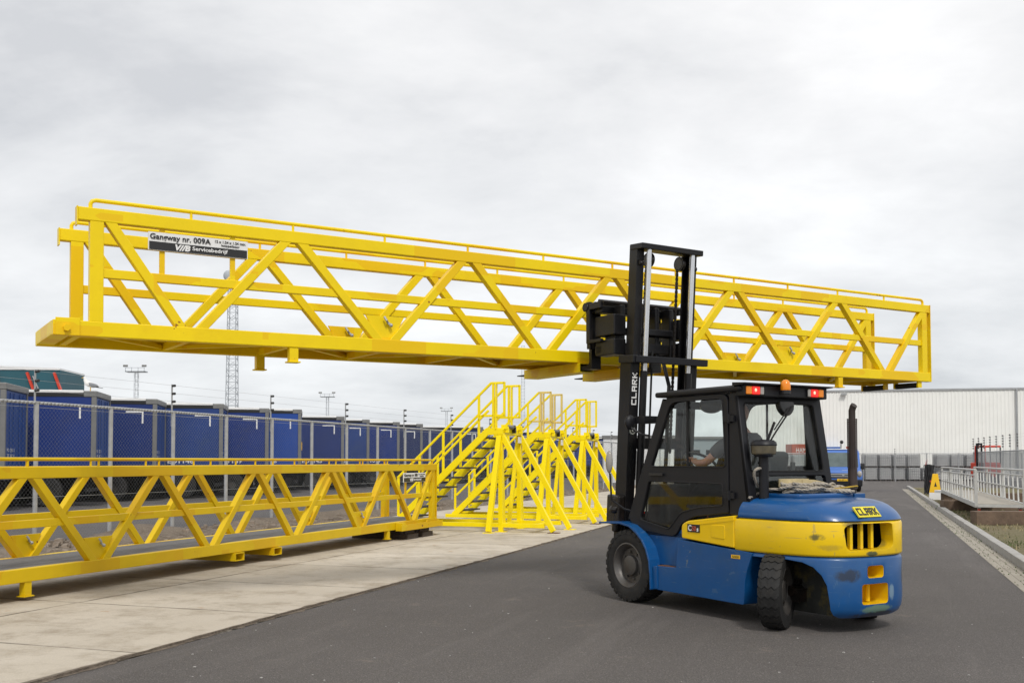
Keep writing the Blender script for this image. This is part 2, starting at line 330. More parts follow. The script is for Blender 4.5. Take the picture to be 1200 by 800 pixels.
def dirtmat(name, a, b2, c3, sc=1.0):
    m, N, L, b = nodes_mat(name)
    v = N.new('ShaderNodeTexCoord').outputs['Object']
    col = mixrgb(N, L, nz(N, L, v, 0.5 * sc, 7, 0.7, 0.35, 0.65), a, b2)
    col = mixrgb(N, L, nz(N, L, v, 3 * sc, 8, 0.75, 0.5, 0.7, (0, 0.8)), col, c3)
    f = nz(N, L, v, 30 * sc, 4, 0.7, 0.35, 0.7)
    col = mixrgb(N, L, f, mixrgb(N, L, 0.5, col, (0.05, 0.04, 0.03)), col)
    L.new(col, b.inputs['Base Color']); b.inputs['Roughness'].default_value = 0.95; b.inputs['Specular IOR Level'].default_value = 0.2
    bump(N, L, b, f, 0.7, 0.02)
    return m
DIRT = dirtmat('dirt', (0.22, 0.18, 0.14), (0.30, 0.25, 0.20), (0.13, 0.10, 0.08))
VERGE = dirtmat('verge_soil', (0.25, 0.21, 0.13), (0.19, 0.18, 0.085), (0.32, 0.27, 0.18))
GRND = dirtmat('ground_base', (0.17, 0.16, 0.145), (0.21, 0.20, 0.18), (0.13, 0.13, 0.11), 0.3)

def strip_mat():
    m, N, L, b = nodes_mat('drain_strip_concrete')
    v = N.new('ShaderNodeTexCoord').outputs['Object']
    col = mixrgb(N, L, nz(N, L, v, 1.5, 7, 0.7, 0.35, 0.7), (0.40, 0.37, 0.31), (0.30, 0.27, 0.22))
    f = nz(N, L, v, 60, 4, 0.7, 0.35, 0.7)
    col = mixrgb(N, L, f, mixrgb(N, L, 0.3, col, (0.1, 0.08, 0.06)), col)
    dirt_ = nz(N, L, v, 5, 5, 0.7, 0.62, 0.66, (0, 0.7))
    col = mixrgb(N, L, dirt_, col, (0.10, 0.075, 0.05))
    sp = N.new('ShaderNodeSeparateXYZ'); L.new(v, sp.inputs[0])
    pp = N.new('ShaderNodeMath'); pp.operation = 'PINGPONG'; pp.inputs[1].default_value = 0.0575; L.new(sp.outputs[0], pp.inputs[0])
    jr = N.new('ShaderNodeMapRange'); jr.inputs[1].default_value = 0.004; jr.inputs[2].default_value = 0.011; jr.inputs[3].default_value = 0.6; jr.inputs[4].default_value = 0
    L.new(pp.outputs[0], jr.inputs[0]); col = mixrgb(N, L, jr.outputs[0], col, (0.12, 0.10, 0.08))
    L.new(col, b.inputs['Base Color']); b.inputs['Roughness'].default_value = 0.92
    bump(N, L, b, f, 0.4, 0.005)
    return m
STRIP = strip_mat()

# ------------------------------------------------------------------ mesh helpers
class MB:
    def __init__(s): s.v = []; s.f = []
    def add(s, vs, fs):
        o = len(s.v); s.v += [tuple(v) for v in vs]; s.f += [tuple(i + o for i in f) for f in fs]; return s
    def frame(s, o, X, Y, Z, hx, hy, hz):
        vs = [o + X * a + Y * b + Z * c for a in (-hx, hx) for b in (-hy, hy) for c in (-hz, hz)]
        return s.add(vs, [(0, 1, 3, 2), (4, 6, 7, 5), (0, 4, 5, 1), (2, 3, 7, 6), (0, 2, 6, 4), (1, 5, 7, 3)])
    def box(s, c, size, rz=0, rx=0, ry=0):
        M = Matrix.Rotation(rz, 3, 'Z') @ Matrix.Rotation(ry, 3, 'Y') @ Matrix.Rotation(rx, 3, 'X')
        return s.frame(Vector(c), M.col[0], M.col[1], M.col[2], size[0] / 2, size[1] / 2, size[2] / 2)
    def b2(s, lo, hi):
        return s.box([(a + b) / 2 for a, b in zip(lo, hi)], [abs(b - a) for a, b in zip(lo, hi)])
    def beam(s, p, q, w, h, up=(0, 0, 1)):
        p = Vector(p); q = Vector(q); d = (q - p); L_ = d.length; d.normalize()
        up = Vector(up); x = d.cross(up)
        if x.length < 1e-4: x = d.cross(Vector((1, 0, 0)))
        x.normalize(); u = x.cross(d).normalized()
        return s.frame((p + q) / 2, x, d, u, w / 2, L_ / 2, h / 2)
    def tube(s, pts, r, n=8, closed=False, caps=True):
        pts = [Vector(p) for p in pts]; m = len(pts); rings = []
        t0 = None; ref = None
        for i, p in enumerate(pts):
            if closed: d = pts[(i + 1) % m] - pts[i - 1]
            else: d = pts[min(i + 1, m - 1)] - pts[max(i - 1, 0)]
            d.normalize()
            if ref is None:
                ref = d.orthogonal().normalized()
            ref = (ref - d * ref.dot(d)).normalized(); b = d.cross(ref)
            rr = r[i] if isinstance(r, (list, tuple)) else r
            rings.append([p + (ref * math.cos(2 * math.pi * k / n) + b * math.sin(2 * math.pi * k / n)) * rr for k in range(n)])
        vs = [v for rg in rings for v in rg]; fs = []
        for i in range(m if closed else m - 1):
            a = i * n; c = ((i + 1) % m) * n
            for k in range(n): fs.append((a + k, a + (k + 1) % n, c + (k + 1) % n, c + k))
        if caps and not closed:
            fs.append(tuple(reversed(range(n)))); fs.append(tuple(range((m - 1) * n, m * n)))
        return s.add(vs, fs)
    def cyl(s, p, q, r, n=16, r2=None): return s.tube([p, q], [r, r if r2 is None else r2], n)
    def lathe(s, prof, o, ax, n=32, closed=False):
        o = Vector(o); ax = Vector(ax).normalized(); a = ax.orthogonal().normalized(); b = ax.cross(a)
        vs = []; fs = []; m = len(prof)
        for k in range(n):
            c, t = math.cos(2 * math.pi * k / n), math.sin(2 * math.pi * k / n)
            for (h, r) in prof: vs.append(o + ax * h + (a * c + b * t) * r)
        for k in range(n):
            k2 = (k + 1) % n
            for i in range(m if closed else m - 1):
                j = (i + 1) % m
                fs.append((k * m + i, k2 * m + i, k2 * m + j, k * m + j))
        return s.add(vs, fs)
    def prism(s, poly, P0, U, V, N, t0, t1):
        P0, U, V, N = map(Vector, (P0, U, V, N)); n = len(poly)
        vs = [P0 + U * a + V * b + N * t for t in (t0, t1) for a, b in poly]
        fs = [tuple(reversed(range(n))), tuple(range(n, 2 * n))]
        for i in range(n): fs.append((i, (i + 1) % n, (i + 1) % n + n, i + n))
        return s.add(vs, fs)
    def ell(s, c, rad, n=14, m=9, rot=None):
        c = Vector(c); vs = []; fs = []
        for i in range(1, m):
            t = math.pi * i / m
            for k in range(n):
                a = 2 * math.pi * k / n
                v = Vector((rad[0] * math.sin(t) * math.cos(a), rad[1] * math.sin(t) * math.sin(a), rad[2] * math.cos(t)))
                if rot is not None: v = rot @ v
                vs.append(c + v)
        top = Vector((0, 0, rad[2])); 
        if rot is not None: top = rot @ top
        vs += [c + top, c - top]; T = len(vs) - 2
        for i in range(m - 2):
            for k in range(n):
                fs.append((i * n + k, (i + 1) * n + k, (i + 1) * n + (k + 1) % n, i * n + (k + 1) % n))
        for k in range(n):
            fs.append((T, k, (k + 1) % n)); fs.append((T + 1, (m - 2) * n + (k + 1) % n, (m - 2) * n + k))
        return s.add(vs, fs)
    def build(s, name, m, parent=None, smooth=False, bevel=0.0, segs=2, ang=35):
        me = bpy.data.meshes.new(name); me.from_pydata(s.v, [], s.f); 
        bm = bmesh.new(); bm.from_mesh(me); bmesh.ops.recalc_face_normals(bm, faces=bm.faces); bm.to_mesh(me); bm.free()
        return link(name, me, m, parent, smooth, bevel, segs, ang)

def link(name, me, m, parent=None, smooth=False, bevel=0.0, segs=2, ang=35):
    o = bpy.data.objects.new(name, me); COL.objects.link(o)
    if m is not None: me.materials.append(m)
    if smooth:
        for p in me.polygons: p.use_smooth = True
        if smooth != 'full':
            bm = bmesh.new(); bm.from_mesh(me)
            for e_ in bm.edges:
                if len(e_.link_faces) == 2 and e_.calc_face_angle(0) > R(ang): e_.smooth = False
            bm.to_mesh(me); bm.free()
    if bevel:
        md = o.modifiers.new('bevel', 'BEVEL'); md.width = bevel; md.segments = segs; md.limit_method = 'ANGLE'; md.angle_limit = R(ang)
        md.harden_normals = False
    if parent is not None: o.parent = parent
    return o

def tag(o, label=None, cat=None, group=None, kind=None):
    if label: o['label'] = label
    if cat: o['category'] = cat
    if group: o['group'] = group
    if kind: o['kind'] = kind
    return o
def empty(name, loc=(0, 0, 0), rz=0, label=None, cat=None, group=None):
    o = bpy.data.objects.new(name, None); COL.objects.link(o); o.location = loc; o.rotation_euler = (0, 0, rz)
    o.empty_display_size = 0.2
    return tag(o, label, cat, group)
def children(o): return [c for c in bpy.data.objects if c.parent == o]
def copy_tree(o, parent=None):
    c = o.copy(); COL.objects.link(c); c.parent = parent
    for ch in children(o): copy_tree(ch, c)
    return c
def bake(o):
    """replace an object's modifiers by their result"""
    dg = bpy.context.evaluated_depsgraph_get()
    me = bpy.data.meshes.new_from_object(o.evaluated_get(dg)); o.modifiers.clear(); o.data = me
    return o

def round_poly(pts, r, n=5):
    out = []; m = len(pts)
    for i in range(m):
        p0, p1, p2 = Vector(pts[i - 1]), Vector(pts[i]), Vector(pts[(i + 1) % m])
        rr = r[i] if isinstance(r, (list, tuple)) else r
        a = (p0 - p1); b = (p2 - p1); la, lb = a.length, b.length; a.normalize(); b.normalize()
        if rr <= 0: out.append(tuple(p1)); continue
        t = min(rr, la * 0.45, lb * 0.45)
        s0 = p1 + a * t; s1 = p1 + b * t
        for k in range(n + 1):
            u = k / n; q = s0 * (1 - u) ** 2 + p1 * 2 * u * (1 - u) + s1 * u ** 2
            out.append((q.x, q.y))
    return out

def plate(name, loops, thick, P0, U, V, m, parent=None, bevel=0.0, smooth=False):
    """flat plate with holes; loops in (u,v); centred on P0 along the normal"""
    cu = bpy.data.curves.new('tmp', 'CURVE'); cu.dimensions = '2D'; cu.fill_mode = 'BOTH'; cu.extrude = max(thick / 2 - bevel, 0.0005)
    cu.bevel_depth = bevel; cu.bevel_resolution = 1; cu.offset = -bevel
    for lp in loops:
        sp = cu.splines.new('POLY'); sp.points.add(len(lp) - 1)
        for i, q in enumerate(lp): sp.points[i].co = (q[0], q[1], 0, 1)
        sp.use_cyclic_u = True
    t = bpy.data.objects.new('tmp', cu); COL.objects.link(t)
    dg = bpy.context.evaluated_depsgraph_get(); dg.update()
    me = bpy.data.meshes.new_from_object(t.evaluated_get(dg))
    bpy.data.objects.remove(t); bpy.data.curves.remove(cu)
    U = Vector(U).normalized(); V = Vector(V).normalized(); Nn = U.cross(V); P0 = Vector(P0)
    M = Matrix(((U.x, V.x, Nn.x, P0.x), (U.y, V.y, Nn.y, P0.y), (U.z, V.z, Nn.z, P0.z), (0, 0, 0, 1)))
    me.transform(M); me.name = name; me.materials.clear()
    return link(name, me, m, parent, smooth)

def text(name, s, width, height, P0, U, V, m, parent=None, bold=0.0, shear=0.0, thick=0.002):
    """centred lettering fitted to width x height on the plane P0,U,V"""
    cu = bpy.data.curves.new('tmp', 'FONT'); cu.body = s; cu.align_x = 'CENTER'; cu.align_y = 'CENTER'
    cu.size = 1; cu.extrude = 0.5; cu.offset = bold; cu.shear = shear; cu.resolution_u = 3
    t = bpy.data.objects.new('tmp', cu); COL.objects.link(t)
    dg = bpy.context.evaluated_depsgraph_get(); dg.update()
    me = bpy.data.meshes.new_from_object(t.evaluated_get(dg)); bpy.data.objects.remove(t); bpy.data.curves.remove(cu)
    xs = [v.co.x for v in me.vertices]; ys = [v.co.y for v in me.vertices]
    cx, cy = (min(xs) + max(xs)) / 2, (min(ys) + max(ys)) / 2; sx = width / (max(xs) - min(xs)); sy = height / (max(ys) - min(ys))
    U = Vector(U).normalized(); V = Vector(V).normalized(); Nn = U.cross(V); P0 = Vector(P0)
    for v in me.vertices:
        v.co = P0 + U * ((v.co.x - cx) * sx) + V * ((v.co.y - cy) * sy) + Nn * (v.co.z * thick)
    me.name = name; me.materials.clear()
    return link(name, me, m, parent)

BLOCK = {'C': ["XXXX", "X...", "X...", "X...", "XXXX"], 'L': ["X...", "X...", "X...", "X...", "XXXX"],
         'A': ["XXXX", "X..X", "XXXX", "X..X", "X..X"], 'R': ["XXXX", "X..X", "XXX.", "X.X.", "X..X"], 'K': ["X..X", "X.X.", "XX..", "X.X.", "X..X"]}

# road frame: X to the right across the road, Y along it
RY = R(-19.2)
def rd(u, v, z=0): return Vector((u * math.cos(RY) - v * math.sin(RY), u * math.sin(RY) + v * math.cos(RY), z))

# ------------------------------------------------------------------ the setting
def sheet(name, pts, z, m, cut=0):
    mb = MB(); mb.add([(p[0], p[1], 0) for p in pts], [tuple(range(len(pts)))])
    o = mb.build(name, m); o.location.z = z; tag(o, kind='structure'); return o
def rsheet(name, rpts, z, m):
    mb = MB(); mb.add([(p[0], p[1], 0) for p in rpts], [tuple(range(len(rpts)))])
    o = mb.build(name, m); o.location.z = z; o.rotation_euler.z = RY; tag(o, kind='structure'); return o
sheet('ground', [(-1500, -300), (1500, -300), (1500, 2200), (-1500, 2200)], -0.012, GRND)
rsheet('yard_asphalt', [(-180, -30), (-14.9, -30), (-14.9, 190), (-180, 190)], -0.008, ASPHY)
rsheet('road', [(-5.3, -25), (-5.38, 0), (-5.95, 25), (-6.9, 66), (-6.9, 84), (60, 105), (64, 84), (2.3, 64.5), (2.3, 60), (1.72, 60), (1.72, -25)], 0.0, ASPH)
# pavement slabs sit 1.5 cm above the asphalt with a real edge
mb = MB(); pv = [(-12.6, -25), (-5.3, -25), (-5.38, 0), (-5.66, 10), (-5.72, 16), (-5.95, 25), (-6.9, 66), (-6.9, 84), (-12.6, 84)]
mb.prism(pv, (0, 0, 0), (1, 0, 0), (0, 1, 0), (0, 0, 1), -0.05, 0.018)
o = mb.build('pavement', CONC, bevel=0.006, segs=1); o.rotation_euler.z = RY; tag(o, kind='structure')
rsheet('dirt_strip', [(-14.9, -25), (-12.6, -25), (-12.6, 84), (-14.9, 84)], 0.004, DIRT)
rsheet('verge', [(2.3, -25), (26, -25), (26, 63.9), (2.3, 63.9)], 0.03, VERGE)
# drain strip (three rows of paving) and kerb stones
o = rsheet('drain_strip', [(0, -25), (0.345, -25), (0.345, 61), (0, 61)], 0.004, STRIP); o.location = rd(1.72, 0, 0.004)
mb = MB(); v_ = -24.0
while v_ < 64:
    L_ = 1.0; g = 0.008
    mb.b2((2.066, v_ + g, -0.05), (2.22, v_ + L_ - g, 0.13 + random.uniform(-0.004, 0.004))); v_ += L_
o = mb.build('kerb', KERB, bevel=0.012, segs=2); o.rotation_euler.z = RY; tag(o, kind='structure')
mb = MB()
for i in range(60):      # kerb across the end of the road
    a = Vector((-8 + i * 1.2, 84.2 + (i * 1.2) * 0.305, 0.05)); b_ = a + Vector((1.19, 0.36, 0)); mb.beam(a, b_, 0.35, 0.2)
o = mb.build('far_kerb', KERB); o.rotation_euler.z = RY; tag(o, kind='structure')

mb = MB(); rs = random.Random(8); vs = []; nn_ = 900; fs = []
def edge_u(v): 
    P_ = [(-25, -5.3), (0, -5.38), (10, -5.66), (16, -5.72), (25, -5.95), (66, -6.9)]
    for (v0, u0), (v1, u1) in zip(P_, P_[1:]):
        if v <= v1: return u0 + (u1 - u0) * (v - v0) / (v1 - v0)
    return -6.9
for i in range(nn_ + 1):
    v = 4 + 56 * (i / nn_) ** 1.3; u = edge_u(v)
    w = max(0.004, .035 + .06 * noise.noise(Vector((v * 2.3, 0, 0))) + .04 * noise.noise(Vector((v * 9, 5, 0)))); w2 = max(0.0, .015 + .05 * noise.noise(Vector((v * 4.1, 9, 0))))
    vs += [(u - w2, v, .0225), (u + .003, v, .0215), (u + .004, v, .0035), (u + w, v, .003)]
for i in range(nn_):
    for k in range(3): fs.append((i * 4 + k, i * 4 + k + 1, i * 4 + k + 5, i * 4 + k + 4))
mb.add(vs, fs); o = mb.build('edge_dirt', DIRT); o.rotation_euler.z = RY; tag(o, kind='structure')

# rubble along the fence
mb = MB(); rs = random.Random(3)
for i in range(8000):
    v = -4 + 70 * rs.random() ** 1.3; u = -13.75 + rs.gauss(0, 0.5)
    if u > -12.7 and rs.random() < 0.8: continue
    r = rs.choice((0.015, 0.02, 0.03, 0.035, 0.05)) * rs.uniform(0.7, 1.3)
    pile = 0.20 * math.exp(-((u + 13.8) / 0.5) ** 2) * (0.5 + noise.noise(Vector((v * 0.4, 3, 0))))
    c = rd(u, v, max(0, pile) * rs.random() + r * 0.3)
    vs = [c + Vector((x * r * rs.uniform(.6, 1.2), y * r * rs.uniform(.6, 1.2), z * r * rs.uniform(.4, .9))) for x in (-1, 1) for y in (-1, 1) for z in (-1, 1)]
    mb.add(vs, [(0, 1, 3, 2), (4, 6, 7, 5), (0, 4, 5, 1), (2, 3, 7, 6), (0, 2, 6, 4), (1, 5, 7, 3)])
o = mb.build('rubble', STONE); tag(o, 'broken stones and soil heaped along the foot of the wire fence', 'rubble', kind='stuff')
# bank of soil under the stones
mb = MB(); nu, nv = 10, 260; vs = []; fs = []
for j in range(nv + 1):
    for i in range(nu + 1):
        u = -14.85 + 2.3 * i / nu; v = -12 + 90 * j / nv; t = i / nu
        h = 0.26 * math.exp(-((t - 0.42) / 0.22) ** 2) * (0.55 + 0.9 * noise.noise(Vector((u * 0.9, v * 0.5, 1)))) + 0.02 * noise.noise(Vector((u * 5, v * 5, 0)))
        vs.append(rd(u, v, 0.006 + max(0, h) if 0 < i < nu else -0.01))
for j in range(nv):
    for i in range(nu): a = j * (nu + 1) + i; fs.append((a, a + 1, a + nu + 2, a + nu + 1))
mb.add(vs, fs); o = mb.build('soil_bank', DIRT, smooth='full'); tag(o, kind='structure')

def blades(name, spots, m, label, h=(0.02, 0.09), w=0.008, cat='grass'):
    mb = MB(); rr = random.Random(hash(name) % 97 if False else len(spots))
    for p in spots:
        a = rr.uniform(0, 6.28); hh = rr.uniform(*h); lean = Vector((rr.gauss(0, .35), rr.gauss(0, .35), 1)) * hh
        d = Vector((math.cos(a), math.sin(a), 0)) * w * rr.uniform(.6, 1.6); p = Vector(p)
        mb.add([p - d, p + d, p + lean], [(0, 1, 2)])
    me_o = mb.build(name, m); return tag(me_o, label, cat, kind='stuff')
rs = random.Random(11); sp1 = []; sp2 = []
for i in range(26000):
    v = 6 + 56 * rs.random() ** 1.6; u = 2.3 + 6.5 * rs.random() ** 1.2 * (0.4 + v / 60)
    n_ = noise.noise(Vector((u * 0.6, v * 0.35, 5)))
    if n_ < -0.05 and rs.random() < 0.85: continue
    p = rd(u, v, 0.03)
    (sp1 if noise.noise(Vector((u * .8, v * .4, 9))) + rs.gauss(0, .15) > 0.02 else sp2).append(p)
blades('dry_grass', sp2, DRYG, 'dry straw coloured grass growing on the verge beside the kerb')
blades('grass', sp1, GREENG, 'short green grass in patches on the verge beside the kerb')
sp = [rd(1.72 + rs.uniform(0, .345), 6 + 50 * rs.random() ** 1.3, 0.006) for i in range(900) if noise.noise(Vector((i, 2, 0))) > -2]
blades('joint_weeds', sp, WEED, 'tiny weeds and moss growing in the drain strip joints', (0.008, 0.03), 0.008, 'weeds')
# a leafy weed between the sleepers
mb = MB(); rs = random.Random(5); c0 = Vector((13.95, 32.9, 0.03))
for i in range(320):
    a = rs.uniform(0, 6.28); r_ = abs(rs.gauss(0, .15)); p = c0 + Vector((math.cos(a) * r_, math.sin(a) * r_, rs.uniform(0, .2) * max(0.1, 1 - r_)))
    d = Vector((rs.gauss(0, 1), rs.gauss(0, 1), rs.gauss(0, .6))).normalized() * 0.05; e2 = d.orthogonal().normalized() * 0.022
    mb.add([p - d, p + e2, p + d, p - e2], [(0, 1, 2, 3)])
tag(mb.build('leafy_weed', WEED), 'low green leafy weeds beside the wooden sleeper by the kerb', 'weeds', kind='stuff')
# loose litter and pebbles on the road
mb = MB(); rs = random.Random(21)
for i in range(260):
    y = 5 + 25 * rs.random() ** 1.5; x = rs.uniform(-3.5, 6.5) * y / 10; r = rs.uniform(0.004, 0.011)
    c = Vector((x, y, r * 0.5)); mb.ell(c, (r * rs.uniform(.8, 1.6), r, r * .6), 5, 4)
tag(mb.build('grit', KERB), 'small pale pebbles and crumbs scattered over the road', 'grit', kind='stuff')

# ------------------------------------------------------------------ gangways
def gangway(root, s, M, sign, number, signx, railcut=None, lugs=True):
    """walkway truss: x along 0..L, near side frame at y=0, far side frame at y=W"""
    L_, W, H = 13.2 * s, 1.22 * s, 1.27 * s; hb = L_ / 12; T = 0.10 * s
    cb, ct = 0.15 * s, 0.13 * s
    for side, y0 in (('n', 0.0), ('f', W - T)):
        yc = y0 + T / 2
        MB().b2((-0.22 * s, y0, 0), (L_, y0 + T, cb)).build('bottom_chord', M, root, bevel=0.008 * s)
        MB().b2((0, y0, H - ct), (L_, y0 + T, H)).build('top_chord', M, root, bevel=0.008 * s)
        for xa in (0.11 * s, L_ - 0.20 * s):
            MB().b2((xa, y0 + .004, cb - 0.002), (xa + 0.13 * s, y0 + T - .004, H - ct + .002)).build('end_post', M, root, bevel=0.006 * s)
        MB().b2((-0.012, y0 - .004, H - ct - 0.05 * s), (-0.001, y0 + T + .004, H + .004)).build('end_cap', M, root)
        MB().b2((L_ + 0.001, y0 - .004, 0.0), (L_ + 0.014, y0 + T + .004, H + .004)).build('end_plate', M, root)
        MB().b2((0.2 * s, y0 + 0.022 * s, H * 0.5 - 0.045 * s), (L_ - 0.15 * s, y0 + T - 0.022 * s, H * 0.5 + 0.045 * s)).build('mid_rail', M, root, bevel=0.006 * s)
        z0, z1 = cb - 0.01, H - ct + 0.01
        for k in range(6):
            tx = 2 * k * hb; bx = tx + hb; nx = tx + 2 * hb
            xa = tx + (0.09 * s if k else 0.30 * s)
            xb = nx - (0.09 * s if k < 5 else 0.17 * s)
            for (p, q) in (((xa, z1), (bx - 0.10 * s, z0)), ((bx + 0.10 * s, z0), (xb, z1))):
                # parallelogram cut square against the chords
                d = Vector((q[0] - p[0], q[1] - p[1])); wv = 0.095 * s / abs(math.sin(math.atan2(d.y, d.x))) / 2
                MB().prism([(p[0] - wv, p[1]), (p[0] + wv, p[1]), (q[0] + wv, q[1]), (q[0] - wv, q[1])], (0, yc, 0), (1, 0, 0), (0, 0, 1), (0, -1, 0), -T * 0.46, T * 0.46).build('diagonal_brace', M, root, bevel=0.006 * s)
        # lifting gussets with shackles
        for k in (1, 4):
            bx = (2 * k + 1) * hb; g = 0.27 * s
            gp = MB().prism([(bx - 0.09 * s, cb), (bx + 0.09 * s, cb), (bx + 0.24 * s, cb + g), (bx - 0.24 * s, cb + g)], (0, yc, 0), (1, 0, 0), (0, 0, 1), (0, -1, 0), -0.012, 0.012).build('lifting_gusset', M, root)
            sh = MB(); c = Vector((bx + 0.02, yc - 0.03, cb + g * 0.72)); 
            sh.tube([c + Vector((-.05, -.02, .06)), c + Vector((-.03, -.035, .02)), c, c + Vector((.03, -.02, -.03))], 0.014, 6); sh.ell(c + Vector((.03, -.02, -.03)), (.022, .022, .022), 8, 6)
            sh.build('shackle', STEEL, gp, smooth=True)
        # hand rail tube
        r = 0.021 * s; zr = H + 0.085 * s
        a = [(0.12 * s, yc, H - 0.01), (0.12 * s, yc, zr - 0.04 * s), (0.135 * s, yc, zr - 0.012 * s), (0.17 * s, yc, zr)]
        pts = a + [(L_ * i / 24 + 0.17 * s * (1 - i / 12), yc, zr) for i in range(1, 24)] + [(L_ - x, y, z) for x, y, z in reversed(a)]
        st = MB().tube(pts, r, 10)
        for k in range(1, 12):
            st.cyl((k * hb, yc, H - .01), (k * hb, yc, zr), 0.015 * s, 8)
        st.build('hand_rail', M, root, smooth=True)
        for xk in (2 * hb, 10 * hb):
            f = MB().b2((xk - .05 * s, y0 + .01 * s, -0.15 * s), (xk + .05 * s, y0 + .09 * s, 0.001)); f.b2((xk - .07 * s, y0 - .01 * s, -0.165 * s), (xk + .07 * s, y0 + .11 * s, -0.15 * s))
            f.build('stub_foot', M, root, bevel=0.004)
    # deck, under plate, cross beams and bracing
    MB().b2((-0.1 * s, T + .003, cb - 0.035), (L_ - 0.02, W - T - .003, cb - 0.003)).build('deck', GRATE if s >= 1 else GRATE, root)
    fp = MB().b2((0.0, T + .003, cb - 0.055), (L_ - 0.02, W - T - .003, cb - 0.038))
    fp.build('floor_plate', YELB, root)
    for k in range(13):
        x = min(max(k * hb, 0.03), L_ - 0.06)
        MB().b2((x - .03, T - .002, 0.012), (x + .03, W - T + .002, cb - 0.057)).build('cross_beam', M, root)
    for k in range(12):
        ya, yb = (T, W - T) if k % 2 == 0 else (W - T, T)
        MB().beam((k * hb + .05, ya, 0.045), ((k + 1) * hb - .05, yb, 0.045), 0.05, 0.035).build('floor_brace', M, root)
    # fork pockets across the underside
    for dx in (-0.50 * s, 0.50 * s):
        x = L_ / 2 + dx; p = MB(); w, h, t = 0.22, 0.12, 0.012
        p.b2((x - w / 2, -0.04, -0.004 - t), (x + w / 2, W + 0.04, -0.004)); p.b2((x - w / 2, -0.04, -h), (x + w / 2, W + .04, -h + t))
        p.b2((x - w / 2, -0.04, -h + t), (x - w / 2 + t, W + .04, -0.004 - t)); p.b2((x + w / 2 - t, -0.04, -h + t), (x + w / 2, W + .04, -0.004 - t))
        p.build('fork_pocket', M, root)
    # left end frame with pin and bolt plate
    e_ = MB().b2((-0.22 * s, T, 0.02), (-0.20 * s, W - T, cb)); e_.b2((-0.22 * s, T + .001, 0.01), (-0.05, W - T - .001, 0.03)); e_.build('end_frame', M, root, bevel=.003)
    MB().cyl((-0.13 * s, T, 0.085 * s), (-0.13 * s, W - T, 0.085 * s), 0.03 * s, 12).build('hinge_pin', M, root, smooth=True)
    MB().b2((-0.20 * s, -0.014, 0.0), (0.02, -0.001, cb + 0.02 * s)).build('bolt_plate', M, root, bevel=.004)
    MB().cyl((-0.10 * s, -0.045, 0.07 * s), (-0.10 * s, -0.012, 0.07 * s), 0.035 * s, 6).build('bolt', M, root)
    if lugs:
        for ya in (0.06 * s, 0.72 * s):
            p = MB().cyl((L_ - 0.25 * s, ya, -0.06 * s), (L_ - 0.25 * s, ya + 0.42 * s, -0.06 * s), 0.045 * s, 14).build('end_roller', RUB, root, smooth=True)
            b_ = MB(); b_.b2((L_ - 0.30 * s, ya - .03, -0.10 * s), (L_ - .20 * s, ya - .005, 0.0)); b_.b2((L_ - 0.30 * s, ya + .425 * s, -0.10 * s), (L_ - .20 * s, ya + .45 * s, 0.0)); b_.build('roller_bracket', M, p)
    # sign hung on two flat bars
    if sign:
        w, h = 1.0 * s * 1.02, 0.185 * s
        for dx in (-0.36 * w, 0.35 * w):
            MB().b2((signx + dx - .025, 0.03 * s, H * .5 + .04 * s), (signx + dx + .025, 0.055 * s, H - ct + .005)).build('sign_bar', M, root)
        zc = H - ct - 0.135 * s
        sg = MB().b2((signx - w / 2, 0.008, zc - h / 2), (signx + w / 2, 0.026 * s, zc + h / 2)).build('sign_board', WHT, root)
        MB().b2((signx - w / 2 + .008, 0.003, zc - h / 2 + .006), (signx + w / 2 - .008, 0.0078, zc - 0.004 * s)).build('black_band', BLK, sg)
        U, V = (1, 0, 0), (0, 0, 1)
        text('lettering', 'Gangway nr. ' + number, w * .60, h * .40, (signx - w * .185, 0.0012, zc + h * .22), U, V, BLK, sg, bold=0.02)
        text('lettering', '12 x 1.24 x 1.24 mtr.', w * .32, h * .15, (signx + w * .32, 0.004, zc + h * .33), U, V, BLK, sg, bold=.02)
        text('lettering', 'koppelbaar', w * .19, h * .17, (signx + w * .32, 0.004, zc + h * .12), U, V, BLK, sg, bold=.02)
        text('lettering', 'V//B', w * .15, h * .34, (signx - w * .165, 0.0005, zc - h * .245), U, V, WHT, sg, bold=0.05, shear=0.25)
        text('lettering', 'Servicebedrijf', w * .36, h * .28, (signx + w * .11, 0.0005, zc - h * .245), U, V, WHT, sg, bold=0.02)

GA_YAW = R(32.16); SA = 0.955
gA = empty('gangway', (-4.036, 9.475, 2.722), GA_YAW, 'long yellow steel truss gangway held up in the air on the forklift, signed 009A', 'gangway', None)
gA.rotation_euler = (R(0.07), R(-0.41), GA_YAW)
gangway(gA, SA, YEL, True, '009A', 1.12, None)
GB_YAW = R(90 - 19.9)
dB = Vector((math.cos(GB_YAW), math.sin(GB_YAW), 0))
near_end = Vector((-1.60, 21.73, 0.226)); gb0 = near_end - dB * 13.2
gB = empty('gangway', gb0, GB_YAW, 'long yellow steel truss gangway standing on the concrete pavement in front of the fence', 'gangway', None)
gangway(gB, 1.0, YELB, True, '008', 12.15, None, lugs=False)
# bracket at the far end of the standing gangway
bk = MB(); L_ = 13.2
bk.b2((L_ - 2.0, -0.17, -0.02), (L_ - 0.05, -0.155, 0.10)); bk.b2((L_ - 1.95, -0.155, -0.02), (L_ - .08, -0.01, 0.0)); bk.b2((L_ - 1.95, -0.155, 0.0), (L_ - 1.80, -0.005, 0.14))
bk.prism([(L_ - .75, 0.0), (L_ + .15, 0.0), (L_ - .1, 0.13), (L_ - .65, 0.13)], (0, -0.08, 0), (1, 0, 0), (0, 0, 1), (0, -1, 0), -.01, .01)
bk.build('step_bracket', YELB, gB, bevel=.003)
